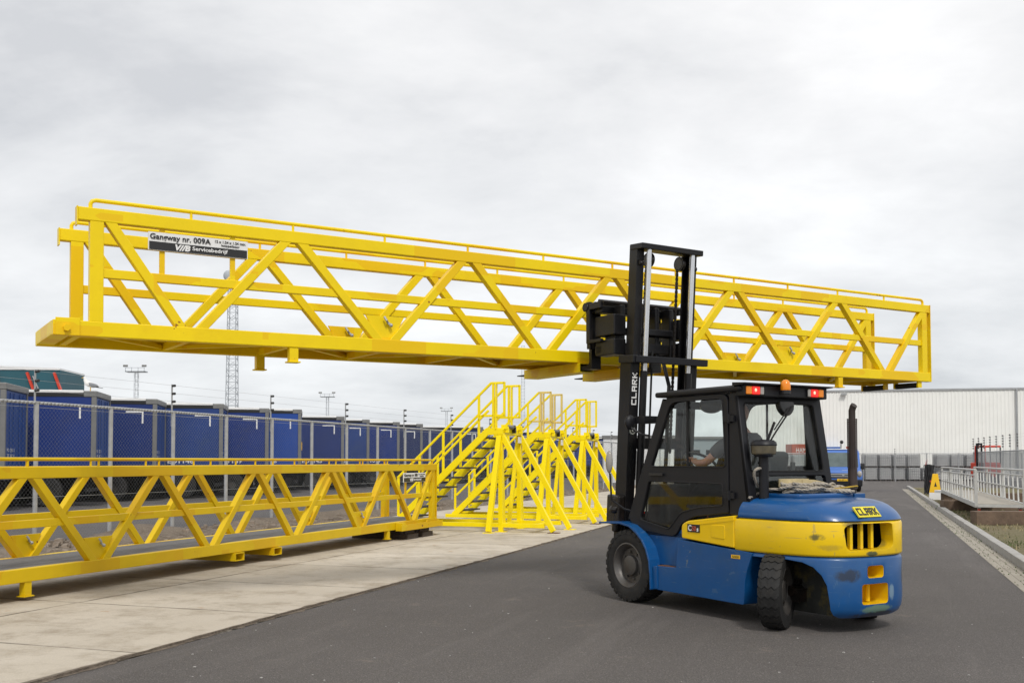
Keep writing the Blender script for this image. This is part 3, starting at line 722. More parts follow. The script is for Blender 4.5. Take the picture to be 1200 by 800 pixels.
# timber blocks under it
for i, (dx, lab) in enumerate(((12.55, 'dark timber block under the far end of the standing gangway'), (11.85, 'dark timber block under the standing gangway, nearer of the pair under its far end'))):
    b_ = MB().b2((-0.25, -0.62, 0), (0.25, 0.62, 0.10)); b_.b2((-0.22, -0.55, 0.10), (0.22, 0.55, 0.185))
    o = b_.build('timber_block', BLOCKD, bevel=.008); c = gb0 + dB * dx; nrm = Vector((-math.sin(GB_YAW), math.cos(GB_YAW), 0))
    o.location = Vector((c.x, c.y, 0.018)) + nrm * 0.52; o.rotation_euler.z = GB_YAW; tag(o, lab, 'timber block', 'timber blocks under the standing gangway')

# ------------------------------------------------------------------ access stairs
SY = R(-19.9)
def stair_unit(name, s0, label, gate_mat):
    loc = Vector((-0.24 + math.sin(R(19.9)) * s0, 22.4 + math.cos(R(19.9)) * s0, 0.018))
    root = empty(name, loc, SY + R({0.0: 0, 3.35: 1.2, 6.6: -1.0}[s0]), label, 'access stairs', 'yellow access stairs in a row')
    Wd = 1.2; m = YELS
    for y, sg in ((0, -1), (Wd, 1)):
        MB().b2((-.05, y - .05, 0), (.05, y + .05, 2.12)).build('post', m, root, bevel=.006)
        MB().b2((-.11, y - .11, 0), (.11, y + .11, .014)).build('foot_plate', m, root)
        MB().beam((0.03, y, 2.10), (1.2, y, 0.03), .10, .11).build('front_brace', m, root, bevel=.006)
        MB().b2((1.09, y - .1, 0), (1.33, y + .1, .014)).build('foot_plate', RUST if y == 0 else m, root)
        MB().beam((-.02, y + sg * .05, 2.08), (-.12, y + sg * .45, 0.03), .11, .11, up=(1, 0, 0)).build('raked_leg', m, root, bevel=.006)
        MB().beam((-.02, y - sg * .05, 2.05), (-.10, y - sg * .42, 0.14), .08, .08, up=(1, 0, 0)).build('raked_leg', m, root, bevel=.006)
        MB().box((-.12, y + sg * .45, 0.007), (.2, .2, .014)).build('foot_plate', m, root)
        MB().b2((-2.75, y - .04, .10), (1.0, y + .04, .19)).build('base_beam', m, root, bevel=.005)
        ys = y + (0.1 if y == 0 else -0.1)
        MB().prism([(-2.62, .16), (-2.46, .16), (-.33, 2.12), (0.05, 2.12), (0.05, 2.27), (-.385, 2.27), (-2.62, 0.21)], (0, ys, 0), (1, 0, 0), (0, 0, 1), (0, -1, 0), -.03, .03).build('stringer', m, root, bevel=.004)
        # railing
        rl = MB(); t = .05; yr = ys
        def seg(a, b2): rl.beam((a[0], yr, a[1]), (b2[0], yr, b2[1]), t, t)
        seg((-.27, 3.26), (-2.55, 1.16)); seg((-.33, 2.66), (-2.5, .66)); seg((-2.53, 1.18), (-2.53, 0.3)); seg((-1.42, 2.18), (-1.42, 1.25)); seg((-.56, 2.98), (-.56, 2.1))
        seg((-2.0, 1.66), (-2.0, .8))
        rl.build('stair_railing', m, root, bevel=.006)
        gt = MB()
        for a, b2 in (((-.28, 3.26), (.06, 3.26)), ((.04, 3.28), (.04, 2.52)), ((.06, 2.54), (-.56, 2.54)), ((-.22, 3.26), (-.22, 2.24))): gt.beam((a[0], yr, a[1]), (b2[0], yr, b2[1]), t, t)
        gt.beam((-.15, yr, 3.24), (-.15, yr, 2.24), .10, .03, up=(1, 0, 0))
        gt.build('gate_panel', gate_mat, root, bevel=.006)
    for x in (-2.6, -.02, .75): MB().b2((x - .04, .04, .10), (x + .04, Wd - .04, .18)).build('base_beam', m, root, bevel=.005)
    MB().b2((-.06, -.06, 2.12), (.06, Wd + .06, 2.24)).build('head_beam', m, root, bevel=.006)
    for y in (.05, .5, .95): 
        h = MB(); h.b2((-.02, y, 2.24), (.13, y + .10, 2.34)); h.b2((.07, y + .02, 2.16), (.15, y + .08, 2.30)); h.build('clamp', GREASE if y == .5 else YELS, root, bevel=.006)
    MB().cyl((.12, .08, 2.29), (.12, .42, 2.29), .045, 12).build('roller', FRM, root, smooth=True)
    MB().box((.065, 1.05, 2.02), (.012, .22, .14)).build('name_plate', WHT, root)
    for k in range(9):
        x = -2.36 + k * .24; z = .26 + k * .222
        td = MB().b2((x - .12, .135, z), (x + .16, Wd - .135, z + .035)).build('tread', TREAD, root)
        MB().b2((x - .12, .131, z - .055), (x + .10, .15, z - .001)).build('tread_lug', m, td)
    return root
stair_unit('access_stairs', 0.0, 'nearest set of yellow steel access stairs with railings, beside the end of the standing gangway', YELS)
stair_unit('access_stairs', 3.35, 'middle set of yellow access stairs in the row, with faded khaki yellow gate panels', YELK)
stair_unit('access_stairs', 6.6, 'farthest set of yellow access stairs in the row, next to the forklift mast', YELS)

# ------------------------------------------------------------------ left wire fence
FY = R(-19.9)
F0 = Vector((-8.8, 17.6, 0)); fd = Vector((math.sin(R(19.9)), math.cos(R(19.9)), 0))
def fence(name, start, d, nb, bay, H, label, wires=True, tall=0.48, cell=0.085, postr=0.035, mesh_r=0.0022, ext_every=2, coils=0, both=False, group=None, first=0, insr=.028):
    root = empty(name, start, math.atan2(d.y, d.x), label, 'fence', group)
    for i in range(nb + 1):
        x = i * bay
        p = MB().cyl((x, 0, -.1), (x, 0, H), postr, 10); p.cyl((x, 0, H), (x, 0, H + .03), postr + .008, 10)
        po = p.build('post', STEEL, root, smooth=True)
        if wires and (i + first) % ext_every == 0:
            MB().b2((x - .012, .03, H - .3), (x + .012, .055, H + tall)).build('wire_stand', STEEL, po)
            for k in range(3 if tall < .9 else 5):
                z = H + tall - .03 - k * .17; MB().cyl((x, -.04, z), (x, .03, z), insr, 8).build('insulator', BLK, po, smooth=True)
    tr = MB(); pts = []
    n = int(nb * bay / 0.06) if coils else nb * 2
    tr.tube([(0, 0, H), (nb * bay, 0, H)], 0.024, 8)
    if coils:
        for k in range(min(n, 900)):
            x = k * 0.09; tr.tube([(x, .028, H + .024), (x + .03, -.028, H + .024), (x + .045, -.032, H - .026)], 0.010, 4)
    tr.build('top_rail', STEEL, root)
    if wires:
        w = MB()
        for k in range(3): w.cyl((0, -.03, H + tall - .03 - k * .17), (nb * bay, -.03, H + tall - .03 - k * .17), .0028, 4)
        for z in (H * .35, H * .62, H * .97): w.cyl((0, .0, z), (nb * bay, 0, z), .004, 4)
        w.build('tension_wire', STEEL, root)
    mm = MB(); L_ = nb * bay; hm = H - 0.02; k = -int(hm / cell)
    x = -hm
    def wire(a, b2):
        a = Vector(a); b2 = Vector(b2); u = Vector((0, mesh_r, 0)); dd = (b2 - a).normalized(); v2 = dd.cross(Vector((0, 1, 0))) * mesh_r
        mm.add([a + u, a - u * .5 + v2 * .9, a - u * .5 - v2 * .9, b2 + u, b2 - u * .5 + v2 * .9, b2 - u * .5 - v2 * .9], [(0, 1, 4, 3), (1, 2, 5, 4), (2, 0, 3, 5)])
    while x < L_:
        a, b2 = x, x + hm
        z0, z1 = 0.03, hm
        xa, za, xb, zb = a, z0, b2, z1
        if xa < 0: za += -xa; xa = 0
        if xb > L_: zb -= xb - L_; xb = L_
        if zb > za:
            wire((xa, .012, za), (xb, .012, zb)); wire((xa, -.012 * 0 + .006, z1 + z0 - za), (xb, .006, z1 + z0 - zb))
        x += cell
    mm.build('wire_mesh', MESHW, root)
    return root
fence('wire_fence', F0 - fd * (1.87 * 5 + 0.0) + fd * 0.72, fd, 40, 1.885, 2.6, 'galvanised chain link fence with thin electric wires above it, running behind the yellow gangway', coils=1, first=1, cell=0.088, mesh_r=0.0013, postr=.042, tall=.6)

# ------------------------------------------------------------------ trailers behind it
TYAW = R(11)
def trailer(X, Z, m, code, label, H=4.0, logo=False, gull=False, beacon=False):
    root = empty('curtain_trailer', (X + .15, Z, 0), TYAW, label, 'trailer', 'blue trailers parked in a row behind the fence')
    Lt, Wt = 13.5, 2.55      # rear end at x=0, body runs to -x, near side y=0
    MB().b2((-Lt, 0.02, 1.12), (-0.16, Wt - .02, H - .22)).build('curtain', m, root, bevel=.02)
    MB().b2((-Lt, 0.0, H - .10), (-0.42, Wt, H)).build('roof', WHT, root, bevel=.02)
    MB().b2((-Lt, 0.005, H - .23), (-0.42, Wt - .005, H - .10)).build('roof_rail', BLK, root)
    f = MB(); f.b2((-0.42, -.01, H - .24), (0.02, Wt + .01, H - .02)); f.build('rear_header', FRM, root, bevel=.03)
    for y in (0.0, Wt - .11): MB().b2((-.16, y, 1.0), (.0, y + .11, H - .235)).build('rear_pillar', FRM, root, bevel=.01)
    dr = MB().b2((-.12, .115, 1.1), (-.03, Wt - .115, H - .245)).build('rear_door', DOORB, root)
    lk = MB()
    for y in (.55, .95, 1.6, 2.0): lk.cyl((-.01, y, 1.05), (-.01, y, H - .3), .014, 6)
    lk.build('locking_bar', DOORB, dr, smooth=True)
    MB().b2((-.10, .02, .98), (.0, Wt - .02, 1.095)).build('rear_sill', FRM, root)
    MB().b2((-Lt, .05, 1.0), (-.17, Wt - .05, 1.115)).build('side_rail', DARK, root)
    ch = MB(); ch.b2((-Lt + .3, .75, .75), (-.2, 1.0, 1.0)); ch.b2((-Lt + .3, 1.55, .75), (-.2, 1.8, 1.0)); ch.b2((-.35, .1, .5), (-.2, Wt - .1, .62)); ch.b2((-.32, .7, .55), (-.25, .8, 1)); ch.b2((-.32, 1.7, .55), (-.25, 1.8, 1)); ch.build('chassis', DARK, root)
    for k in range(3):
        for y in (.05, Wt - .38):
            w = MB().lathe([(0, .2), (0, .48), (.04, .52), (.29, .52), (.33, .48), (.33, .2)], (-1.6 - k * 1.31, y, .52), (0, 1, 0), 20, closed=True)
            w_ = w.build('wheel', RUB, root, smooth=True); MB().cyl((-1.6 - k * 1.31, y + .1, .52), (-1.6 - k * 1.31, y + .2, .52), .21, 12).build('hub', RIM, w_)
        MB().cyl((-1.6 - k * 1.31, .3, .52), (-1.6 - k * 1.31, Wt - .3, .52), .07, 8).build('axle', DARK, root)
    lg = MB(); 
    for y in (.5, Wt - .5): lg.b2((-Lt + 2.6, y - .06, .05), (-Lt + 2.72, y + .06, 1.0)); lg.b2((-Lt + 2.5, y - .14, .0), (-Lt + 2.82, y + .14, .05))
    lg.build('landing_leg', FRM, root)
    MB().b2((-9.2, .03, .42), (-6.0, .06, .98)).build('side_guard', DARK, root)
    # marks: corner bracket, code, door panels
    mk = MB(); mk.b2((-1.15, .008, H - .56), (-.50, .018, H - .50)); mk.b2((-.56, .008, H - .98), (-.50, .018, H - .56)); mk.build('corner_mark', WHT, root)
    if code: text('lettering', code, 1.05, .19, (-1.7 if not code.startswith('CU') else -3.3, .012, 1.56), (1, 0, 0), (0, 0, 1), WHT, root, bold=.02)
    st = MB()
    for x in [-.9 - .62 * k for k in range(20)]: st.b2((x - .02, -.004, 1.02), (x + .02, .018, 1.32))
    st.build('curtain_buckle', DARK, root)
    text('lettering', 'POSZ5530', .8, .11, (-.024, .72, 1.9), (0, 1, 0), (0, 0, 1), WHT, dr)
    text('lettering', 'TEDEASCAP', .8, .11, (-.024, .72, 1.72), (0, 1, 0), (0, 0, 1), WHT, dr)
    if beacon: MB().b2((0.0, .3, 2.1), (.03, 1.2, 2.5)).build('yellow_board', PLATEY, root)
    if logo:
        cm = mat('emblem_pale_blue', (0.30, 0.50, 0.60), 0.6, var=0.25, vscale=1.5)
        MB().cyl((-6.9, .02, 2.62), (-6.9, .004, 2.62), 1.0, 40).build('round_emblem', cm, root)
        lw = MB()
        for k in range(26):
            a = R(75 - k * 9.5); c = Vector((-6.9 + 1.28 * math.cos(a), .008, 2.62 + 1.28 * math.sin(a)))
            if k % 3 != 2: lw.box(c, (.14, .012, .11), 0, 0, -a + math.pi / 2)
        lw.build('ring_lettering', WHT, root)
    return root
TR = [(-15.75, 31.5, CURT, '', 'blue curtain sided trailer at the left photo edge, only its rear end in view'),
      (-14.5, 35.3, CURT, 'CU1201', 'blue curtain sided trailer with a seagull standing on its rear roof corner'),
      (-14.0, 39.9, CURT, 'CU1098', 'blue curtain sided trailer just right of the one with the seagull'),
      (-12.35, 43.2, CURT, 'EU1146', 'blue trailer whose side mark reads EU1146, in front of the lattice tower'),
      (-11.3, 46.9, CURT, 'EU1189', 'blue trailer whose side mark reads EU1189, left of the bright blue one'),
      (-10.5, 50.3, CURT2, 'MT2018', 'brightest blue trailer in the row, with a yellow board on its rear door'),
      (-9.25, 55.5, CURT, 'EU1145', 'blue trailer directly right of the bright blue trailer'),
      (-8.45, 59.6, CURT, 'EU1167', 'blue trailer second to the right of the bright blue trailer'),
      (-7.1, 63.3, CURT, 'EU1099', 'blue trailer just left of the dark navy one'),
      (-5.95, 66.5, CURT3, '', 'darker navy trailer left of the trailer with the round emblem'),
      (-2.2, 72.5, CURT3, '', 'dark navy trailer with a pale round emblem on its side, behind the stairs'),
      (-1.0, 76.5, CURT, '', 'blue trailer first behind the one with the round emblem'),
      (0.6, 80.5, CURT, '', 'distant blue trailer seen between the railings of the nearest stairs'),
      (2.0, 84.5, CURT, '', 'distant blue trailer seen behind the middle stairs'),
      (3.5, 88.5, CURT, '', 'distant blue trailer seen behind the farthest stairs'),
      (5.0, 93.0, CURT, '', 'distant blue trailer just right of the farthest stairs'),
      (6.6, 97.5, CURT, '', 'distant blue trailer next but one left of the forklift mast'),
      (8.3, 102, CURT, '', 'distant blue trailer just left of the forklift mast'),
      (10.0, 107, CURT, '', 'farthest blue trailer of the row, partly hidden by the forklift mast')]
for i, (x, z, m, code, lab) in enumerate(TR):
    if m is CURT: m = (CURT, CURT, CURT5, CURT4)[i % 4]
    trailer(x, z, m, code, lab, H=4.12 if i == 5 else 4.0, logo=(i == 10), beacon=(i == 5))

# seagull
g = empty('seagull', (-14.75, 35.75, 4.0), R(100), 'white seagull with grey wings standing on the trailer roof corner', 'bird')
b = MB(); rot = Matrix.Rotation(R(-22), 3, 'X')
b.tube([(0, -.30, .16), (0, -.22, .18), (0, -.10, .20), (0, .04, .24), (0, .13, .30), (0, .17, .38), (0, .185, .44), (0, .20, .475), (0, .235, .475)], [.012, .045, .085, .10, .085, .055, .045, .042, .012], 12)
b.build('body', GULLW, g, smooth='full')
wg = MB(); 
for sx in (-1, 1): wg.ell((sx * .075, -.09, .215), (.028, .21, .065), 10, 7, Matrix.Rotation(R(16), 3, 'X'))
wg.build('wing', GULLG, g, smooth='full')
tl = MB(); tl.prism([(-.03, -.2), (.03, -.2), (.035, -.42), (-.035, -.42)], (0, 0, .15), (1, 0, 0), (0, 1, .12), (0, 0, 1), 0, .015); tl.build('tail', BLK, g)
MB().cyl((0, .235, .472), (0, .30, .455), .014, 8, .003).build('beak', PLATEY, g)
lg = MB(); lg.cyl((-.035, .0, .0), (-.035, -.01, .15), .008, 6); lg.cyl((.035, .0, 0), (.035, -.01, .15), .008, 6); lg.b2((-.06, -.0, 0), (-.01, .06, .008)); lg.b2((.01, 0, 0), (.06, .06, .008)); lg.build('leg', PLATEY, g)

# teal structure far left
t = empty('teal_container', (-31.0, 58.0, 0), R(4), 'teal sided box with a white top edge and red struts behind the trailers', 'container')
MB().b2((-16, 0, 3.0), (5.2, 4, 6.75)).build('body', TEAL, t)
MB().prism([(-16, 6.75), (5.2, 6.75), (5.2, 6.85), (-16, 7.6)], (0, 0, 0), (1, 0, 0), (0, 0, 1), (0, -1, 0), -4.05, .05).build('roof_edge', WHT, t)
for x in (-8.5, -3.4, 2.1, 3.9, 5.4): MB().beam((x - .5, -.08, 6.6), (x + .6, -.08, 3.6), .12, .2, up=(0, 1, 0)).build('strut', REDP, t)
for x in (-2.0, 3.6): MB().beam((x + .9, -.05, 4.6), (x + .1, -.05, 6.4), .06, .06, up=(0, 1, 0)).build('stay', STEEL, t)
lg = MB(); 
for x in (-15, -8, -1, 4.8): lg.b2((x, .5, 0), (x + .3, 3.5, 3.0))
lg.build('support_leg', DARK, t)

# ------------------------------------------------------------------ masts and towers
def lattice(name, x, y, h, w0, w1, label, cat, head=None, n=24):
    root = empty(name, (x, y, 0), 0, label, cat)
    b_ = MB(); t = w0 * .045 + .02
    cs = [(-1, -1), (1, -1), (1, 1), (-1, 1)]
    def P(c, z): k = (w0 + (w1 - w0) * z / h) / 2; return Vector((c[0] * k, c[1] * k, z))
    for c in cs: b_.beam(P(c, 0), P(c, h), t, t)
    for i in range(n):
        z0, z1 = h * i / n, h * (i + 1) / n
        for j in range(4):
            a, c = cs[j], cs[(j + 1) % 4]
            b_.beam(P(a, z1), P(c, z1), t * .6, t * .6)
            b_.beam(P(a, z0), P(c, z1), t * .5, t * .5) if (i + j) % 2 else b_.beam(P(c, z0), P(a, z1), t * .5, t * .5)
    b_.build('lattice', FARG, root)
    if head == 'lights':
        k = MB(); k.b2((-2.4, -1.2, h), (2.4, 1.2, h + .25)); k.b2((-2.4, -1.2, h + 1.0), (2.4, -1.1, h + 1.1))
        for xx in (-2.3, -.8, .8, 2.3): k.b2((xx - .05, -1.2, h), (xx + .05, -1.1, h + 1.1))
        k.build('platform', FARG, root)
        for xx in (-2.6, -2.0, 2.0, 2.6):
            l_ = MB().box((xx, -1.2, h + 1.5), (.5, .3, .45), 0, R(-25)); l_.build('floodlight', FRM, root)
    if head == 'dish':
        MB().ell((-.3, -1.6, h - 1.0), (1.0, .35, 1.0), 12, 8).build('antenna', FARG, root, smooth='full'); MB().cyl((0, 0, h), (0, 0, h + 2.5), .06, 6).build('rod', FARG, root)
    return root
lattice('light_mast', -93, 253, 23.5, 1.0, .8, 'floodlight mast with a platform head, the leftmost one, above the trailers', 'light mast', 'lights', 22)
lattice('light_mast', -63.5, 352, 23.5, 1.0, .8, 'distant floodlight mast between the lattice tower and the stairs', 'light mast', 'lights', 22)
lattice('light_mast', -29, 453, 23.5, 1.0, .8, 'most distant floodlight mast, just left of the nearest stairs', 'light mast', 'lights', 22)
lattice('radio_tower', -49.3, 180, 35.0, 1.95, 1.3, 'tall lattice radio tower with a dish, rising behind the raised gangway', 'tower', 'dish', 34)
lattice('radio_tower', 3.8, 350, 41.0, 1.3, 1.0, 'thin distant lattice tower rising behind the access stairs', 'tower', None, 36)

# ------------------------------------------------------------------ warehouse
wh = empty('warehouse', (21.4, 99.5, 0), R(-12.0), 'long white corrugated warehouse closing off the view behind the forklift', 'warehouse')
mb = MB(); W_, Hh, pitch = 75.0, 8.15, 0.33; prof = []; x = 0
while x < W_:
    prof += [(x, 0), (x + pitch * .55, 0), (x + pitch * .65, -.03), (x + pitch * .9, -.03)]; x += pitch
vs = [(a, b_, z) for z in (0, Hh) for a, b_ in prof]; n = len(prof)
mb.add(vs, [(i, i + 1, n + i + 1, n + i) for i in range(n - 1)]); mb.build('cladding', WPNL, wh)
MB().b2((0.01, 0.1, 0), (W_, 40, Hh - .1)).build('building_body', WPNL, wh)
MB().b2((-.1, -.12, Hh), (W_, .12, Hh + .16)).build('roof_edge', STEEL, wh)
for x_ in (25.6, 51): MB().cyl((x_, -.17, 0), (x_, -.17, Hh), .09, 8).build('downpipe', STEEL, wh)
for x_ in (10.4, 33): MB().box((x_, -.25, Hh - .25), (.5, .3, .18)).build('wall_lamp', STEEL, wh)
MB().b2((8.2, -.9, 0), (10.0, -.1, 2.9)).build('door_canopy', VANB, wh)

# far scene through the cab window and left of the warehouse
fb = empty('low_building', (18, 170, 0), 0, 'long low grey building on the horizon, seen through the cab side window', 'building')
MB().b2((-6, 0, 0), (20, 30, 5.2)).build('wall', FARB, fb); MB().b2((-6.2, -.3, 5.2), (20.2, 30, 5.6)).build('roof', FRM, fb)
wb = MB()
for k in range(8): wb.b2((-4 + k * 2.6, -.06, 2.6), (-2.4 + k * 2.6, -.01, 3.4))
wb.build('window', DARK, fb)
sh = empty('white_shed', (6.6, 74, 0), R(-10), 'small white shed beyond the fence, seen through the cab side window', 'shed')
MB().b2((0, 0, 0), (5, 4, 3.2)).build('wall', WHT, sh); MB().b2((-.1, -.1, 3.2), (5.1, 4.1, 3.4)).build('roof', FRM, sh); MB().b2((1, -.04, 0), (2.6, -.005, 2.3)).build('door', FRM, sh)
for i in range(2):
    bb = MB(); bb.b2((0, 0, .35), (1.7, .06, .95))
    bo = empty('barrier', (11.3 + i * 1.9, 66 - i * .3, 0), R(-4), ('left', 'right')[i] + ' one of the two red and white striped barriers seen through the cab', 'barrier', 'striped barrier panels beyond the road end')
    bb.build('panel', WHT, bo)
    s_ = MB()
    for k in range(4): s_.prism([(k * .42 + .02, .35), (k * .42 + .22, .35), (k * .42 + .36, .95), (k * .42 + .16, .95)], (0, -.006, 0), (1, 0, 0), (0, 0, 1), (0, -1, 0), 0, .004)
    s_.build('red_stripe', REDP, bo); l2 = MB(); l2.b2((.1, -.2, 0), (.2, .26, .35)); l2.b2((1.5, -.2, 0), (1.6, .26, .35)); l2.build('foot', DARK, bo)
ct_ = empty('shipping_container', (25.4, 93.0, 0), R(-2), 'red shipping container with white lettering in front of the warehouse, seen through the rear window', 'container')
MB().b2((0, 0, .15), (2.9, 2.4, 3.1)).build('body', CONTR, ct_, bevel=.03)
text('lettering', 'HAMBURG', 2.0, .42, (1.4, -.012, 2.55), (1, 0, 0), (0, 0, 1), WHT, ct_)

# distant trees
mb = MB(); rs = random.Random(17)
for i in range(5200):
    x = rs.uniform(-420, 420); y = 560 + rs.uniform(-20, 20)
    hh = 11 + 5 * noise.noise(Vector((x * .02, 0, 0))) + 3 * noise.noise(Vector((x * .11, 4, 0)))
    z = rs.uniform(0, hh); r = rs.uniform(1.0, 2.6)
    n_ = Vector((rs.gauss(0, 1), rs.gauss(0, 1), rs.gauss(0, 1))).normalized(); a = n_.orthogonal().normalized() * r; b_ = n_.cross(a)
    c = Vector((x, y, z)); mb.add([c - a, c - b_ * .8, c + a, c + b_ * .8], [(0, 1, 2, 3)])
tag(mb.build('treeline', GREENL), 'low line of trees along the horizon', 'trees', kind='stuff')

# ------------------------------------------------------------------ far fence, crates, right side
fence('wire_fence', Vector((17.0, 78.0, 0)), Vector((1, 0.02, 0)).normalized(), 9, 2.45, 2.15, 'low wire fence across the road end in front of the stacked grey crates', wires=True, tall=.35, cell=.20, mesh_r=.006, ext_every=5)
fence('wire_fence', Vector((34.0, 75.5, 0)), Vector((-7.0, -26.5, 0)).normalized(), 13, 2.1, 2.2, 'wire fence on the right with dotted insulator posts, running towards the camera', wires=True, tall=1.0, cell=.14, mesh_r=.007, ext_every=1, insr=.05)

def crate():
    root = empty('cage_crate', (0, 0, 0), 0, '', 'crate', 'grey cage crates stacked behind the far fence')
    MB().b2((-.44, -.44, .14), (.44, .44, 1.0)).build('container', IBCG, root, bevel=.06)
    cg = MB()
    for i in range(7):
        x = -.48 + i * .16
        for y in (-.48, .48): cg.b2((x - .014, y - .014, .12), (x + .014, y + .014, 1.04))
        for y in (-.48, .48): cg.b2((y - .014, x - .014, .12), (y + .014, x + .014, 1.04))
    for z in (.14, .36, .58, .80, 1.03):
        for y in (-.49, .49): cg.b2((-.49, y - .014, z - .014), (.49, y + .014, z + .014)); cg.b2((y - .014, -.49, z - .014), (y + .014, .49, z + .014))
    cg.build('cage', STEEL, root)
    p = MB(); p.b2((-.5, -.5, .09), (.5, .5, .12)); 
    for x in (-.42, 0, .42): p.b2((x - .06, -.5, 0), (x + .06, .5, .09))
    p.build('pallet', BLOCKD, root)
    return root
cr0 = crate(); used = False
low = [17.6, 18.75] + [28.0 + .0 + i * 1.08 for i in range(9)] + [26.9, 21.5, 22.6, 23.7]
low = sorted(set([round(v, 2) for v in low])); hi = [21.5, 22.6, 28.0, 30.16, 31.24, 33.4, 34.48]
def place_crate(x, z, lab):
    global used
    o = cr0 if not used else copy_tree(cr0); used = True
    o.location = (x, 81.2 + random.uniform(-.15, .15), z); o.rotation_euler.z = random.uniform(-.05, .05)
    o['label'] = lab; return o
lowxs = []; x = 21.5
names = ['first', 'second', 'third', 'fourth', 'fifth', 'sixth', 'seventh', 'eighth', 'ninth', 'tenth', 'eleventh', 'twelfth', 'thirteenth', 'fourteenth']
lowx = [21.5 + 1.13 * i for i in range(14)]
for i, x in enumerate(lowx): place_crate(x, 0.0, 'grey cage crate, %s from the left in the bottom row behind the far fence' % names[i])
for j, i in enumerate((0, 1, 2, 6, 7, 8, 9, 11, 12, 13)): place_crate(lowx[i], 1.05, 'grey cage crate in the top row, stacked on the %s crate of the bottom row' % names[i])

# aluminium gangway on sleepers, right
ag = empty('aluminium_gangway', (11.9, 26.3, .40), R(-19.2), 'grey aluminium gangway with ladder like side railings resting on wooden sleepers', 'gangway')
Lg, Wg = 13.0, 1.12
MB().b2((.03, 0.0, .03), (Wg - .03, Lg, .075)).build('deck', mat('deck_boards', (0.36, 0.33, 0.28), 0.9, var=.12, vscale=5, bump=.3), ag)
for x in (0, Wg): MB().b2((x - .03, 0, -.03), (x + .03, Lg, .09)).build('side_beam', ALU, ag, bevel=.004)
MB().b2((.031, -.02, -.02), (Wg - .031, .03, .06)).build('end_sill', ALU, ag)
for x in (0, Wg):
    z1 = .93
    rl = MB()
    rl.tube([(x, .0, z1), (x, Lg, z1)], .028, 8); rl.tube([(x, 0, z1 - .14), (x, Lg, z1 - .14)], .02, 8); rl.tube([(x, 0, .45), (x, Lg, .45)], .018, 8)
    rl.build('hand_rail', ALU, ag, smooth=True)
    for y in (.02, 4.4, 8.7, Lg - .02): MB().b2((x - .035, y - .035, 0), (x + .035, y + .035, z1 + .02)).build('post', ALU, ag, bevel=.004)
    k = .3
    while k < Lg: MB().beam((x, k - .12, .09), (x, k + .05, z1 - .14), .035, .06, up=(0, 1, 0)).build('baluster', ALU, ag); k += .95
for x in (.08, Wg - .08):
    c_ = MB().cyl((x - .03, .18, -.10), (x + .03, .18, -.10), .07, 14).build('castor', REDP, ag); MB().b2((x - .04, .12, -.06), (x + .04, .24, -.031)).build('fork', STEEL, c_)
for (px, py, lx, h, lab, w) in ((14.0, 24.75, 5.8, .33, 'thick weathered wooden sleeper in front, nearest the camera on the verge', .35), (15.4, 31.9, 4.1, .31, 'wooden sleeper carrying the middle of the aluminium gangway', .3),
                          (18.2, 39.6, 3.2, .30, 'farthest wooden sleeper, beside the white board near the kerb', .3)):
    o = MB().b2((-lx / 2, -w / 2, 0), (lx / 2, w / 2, h)).build('wooden_sleeper', WOOD, bevel=.015); o.location = (px, py, .03); o.rotation_euler.z = R(1); tag(o, lab, 'sleeper', 'wooden sleepers under the aluminium gangway')
o = MB().b2((-.5, -.35, 0), (.5, .35, .10)).build('white_board', WHT, bevel=.01); o.location = (16.95, 39.6, .335); tag(o, 'flat white board lying on the farthest wooden sleeper', 'board')
# folded wet-floor style yellow stand
yb = empty('yellow_stand', (16.75, 40.6, .03), R(-10), 'yellow folding warning stand with a black symbol beside the black netting', 'warning stand')
MB().prism([(-.36, 0.3), (.36, .3), (.18, 1.08), (-.14, 1.08)], (0, 0, 0), (1, 0, 0), (0, 0, 1), (0, -1, 0), -.02, .02).build('front_board', PLATEY, yb, bevel=.01)
MB().prism([(-.36, 0), (.36, 0), (.36, .3), (-.36, .3)], (0, .0, 0), (1, 0, 0), (0, 0, 1), (0, -1, 0), -.02, .02).build('base', WHT, yb)
MB().prism([(-.06, .55), (.1, .55), (.02, .75)], (0, -.024, 0), (1, 0, 0), (0, 0, 1), (0, -1, 0), 0, .004).build('symbol', BLK, yb)
yb.scale = (.62, .8, .95)
nb_ = empty('netting_bundle', (19.3, 47.5, .03), 0, 'upright bundle of black netting standing beside the yellow stand', 'netting')
mm = MB(); rs = random.Random(4)
for k in range(60):
    a = rs.uniform(0, 6.28); r_ = rs.uniform(.05, .2); pts = [(r_ * math.cos(a) + rs.gauss(0, .03), r_ * math.sin(a) + rs.gauss(0, .03), z * 1.35 / 6) for z in range(7)]
    mm.tube(pts, rs.uniform(.012, .03), 4)
mm.build('net', NETB, nb_); MB().cyl((0, 0, 0), (0, 0, 1.38), .1, 10).build('core', NETB, nb_)
ga_ = MB(); ga_.cyl((.0, -.2, .6), (0, -.24, .6), .04, 8); ga_.build('red_clip', REDP, nb_)

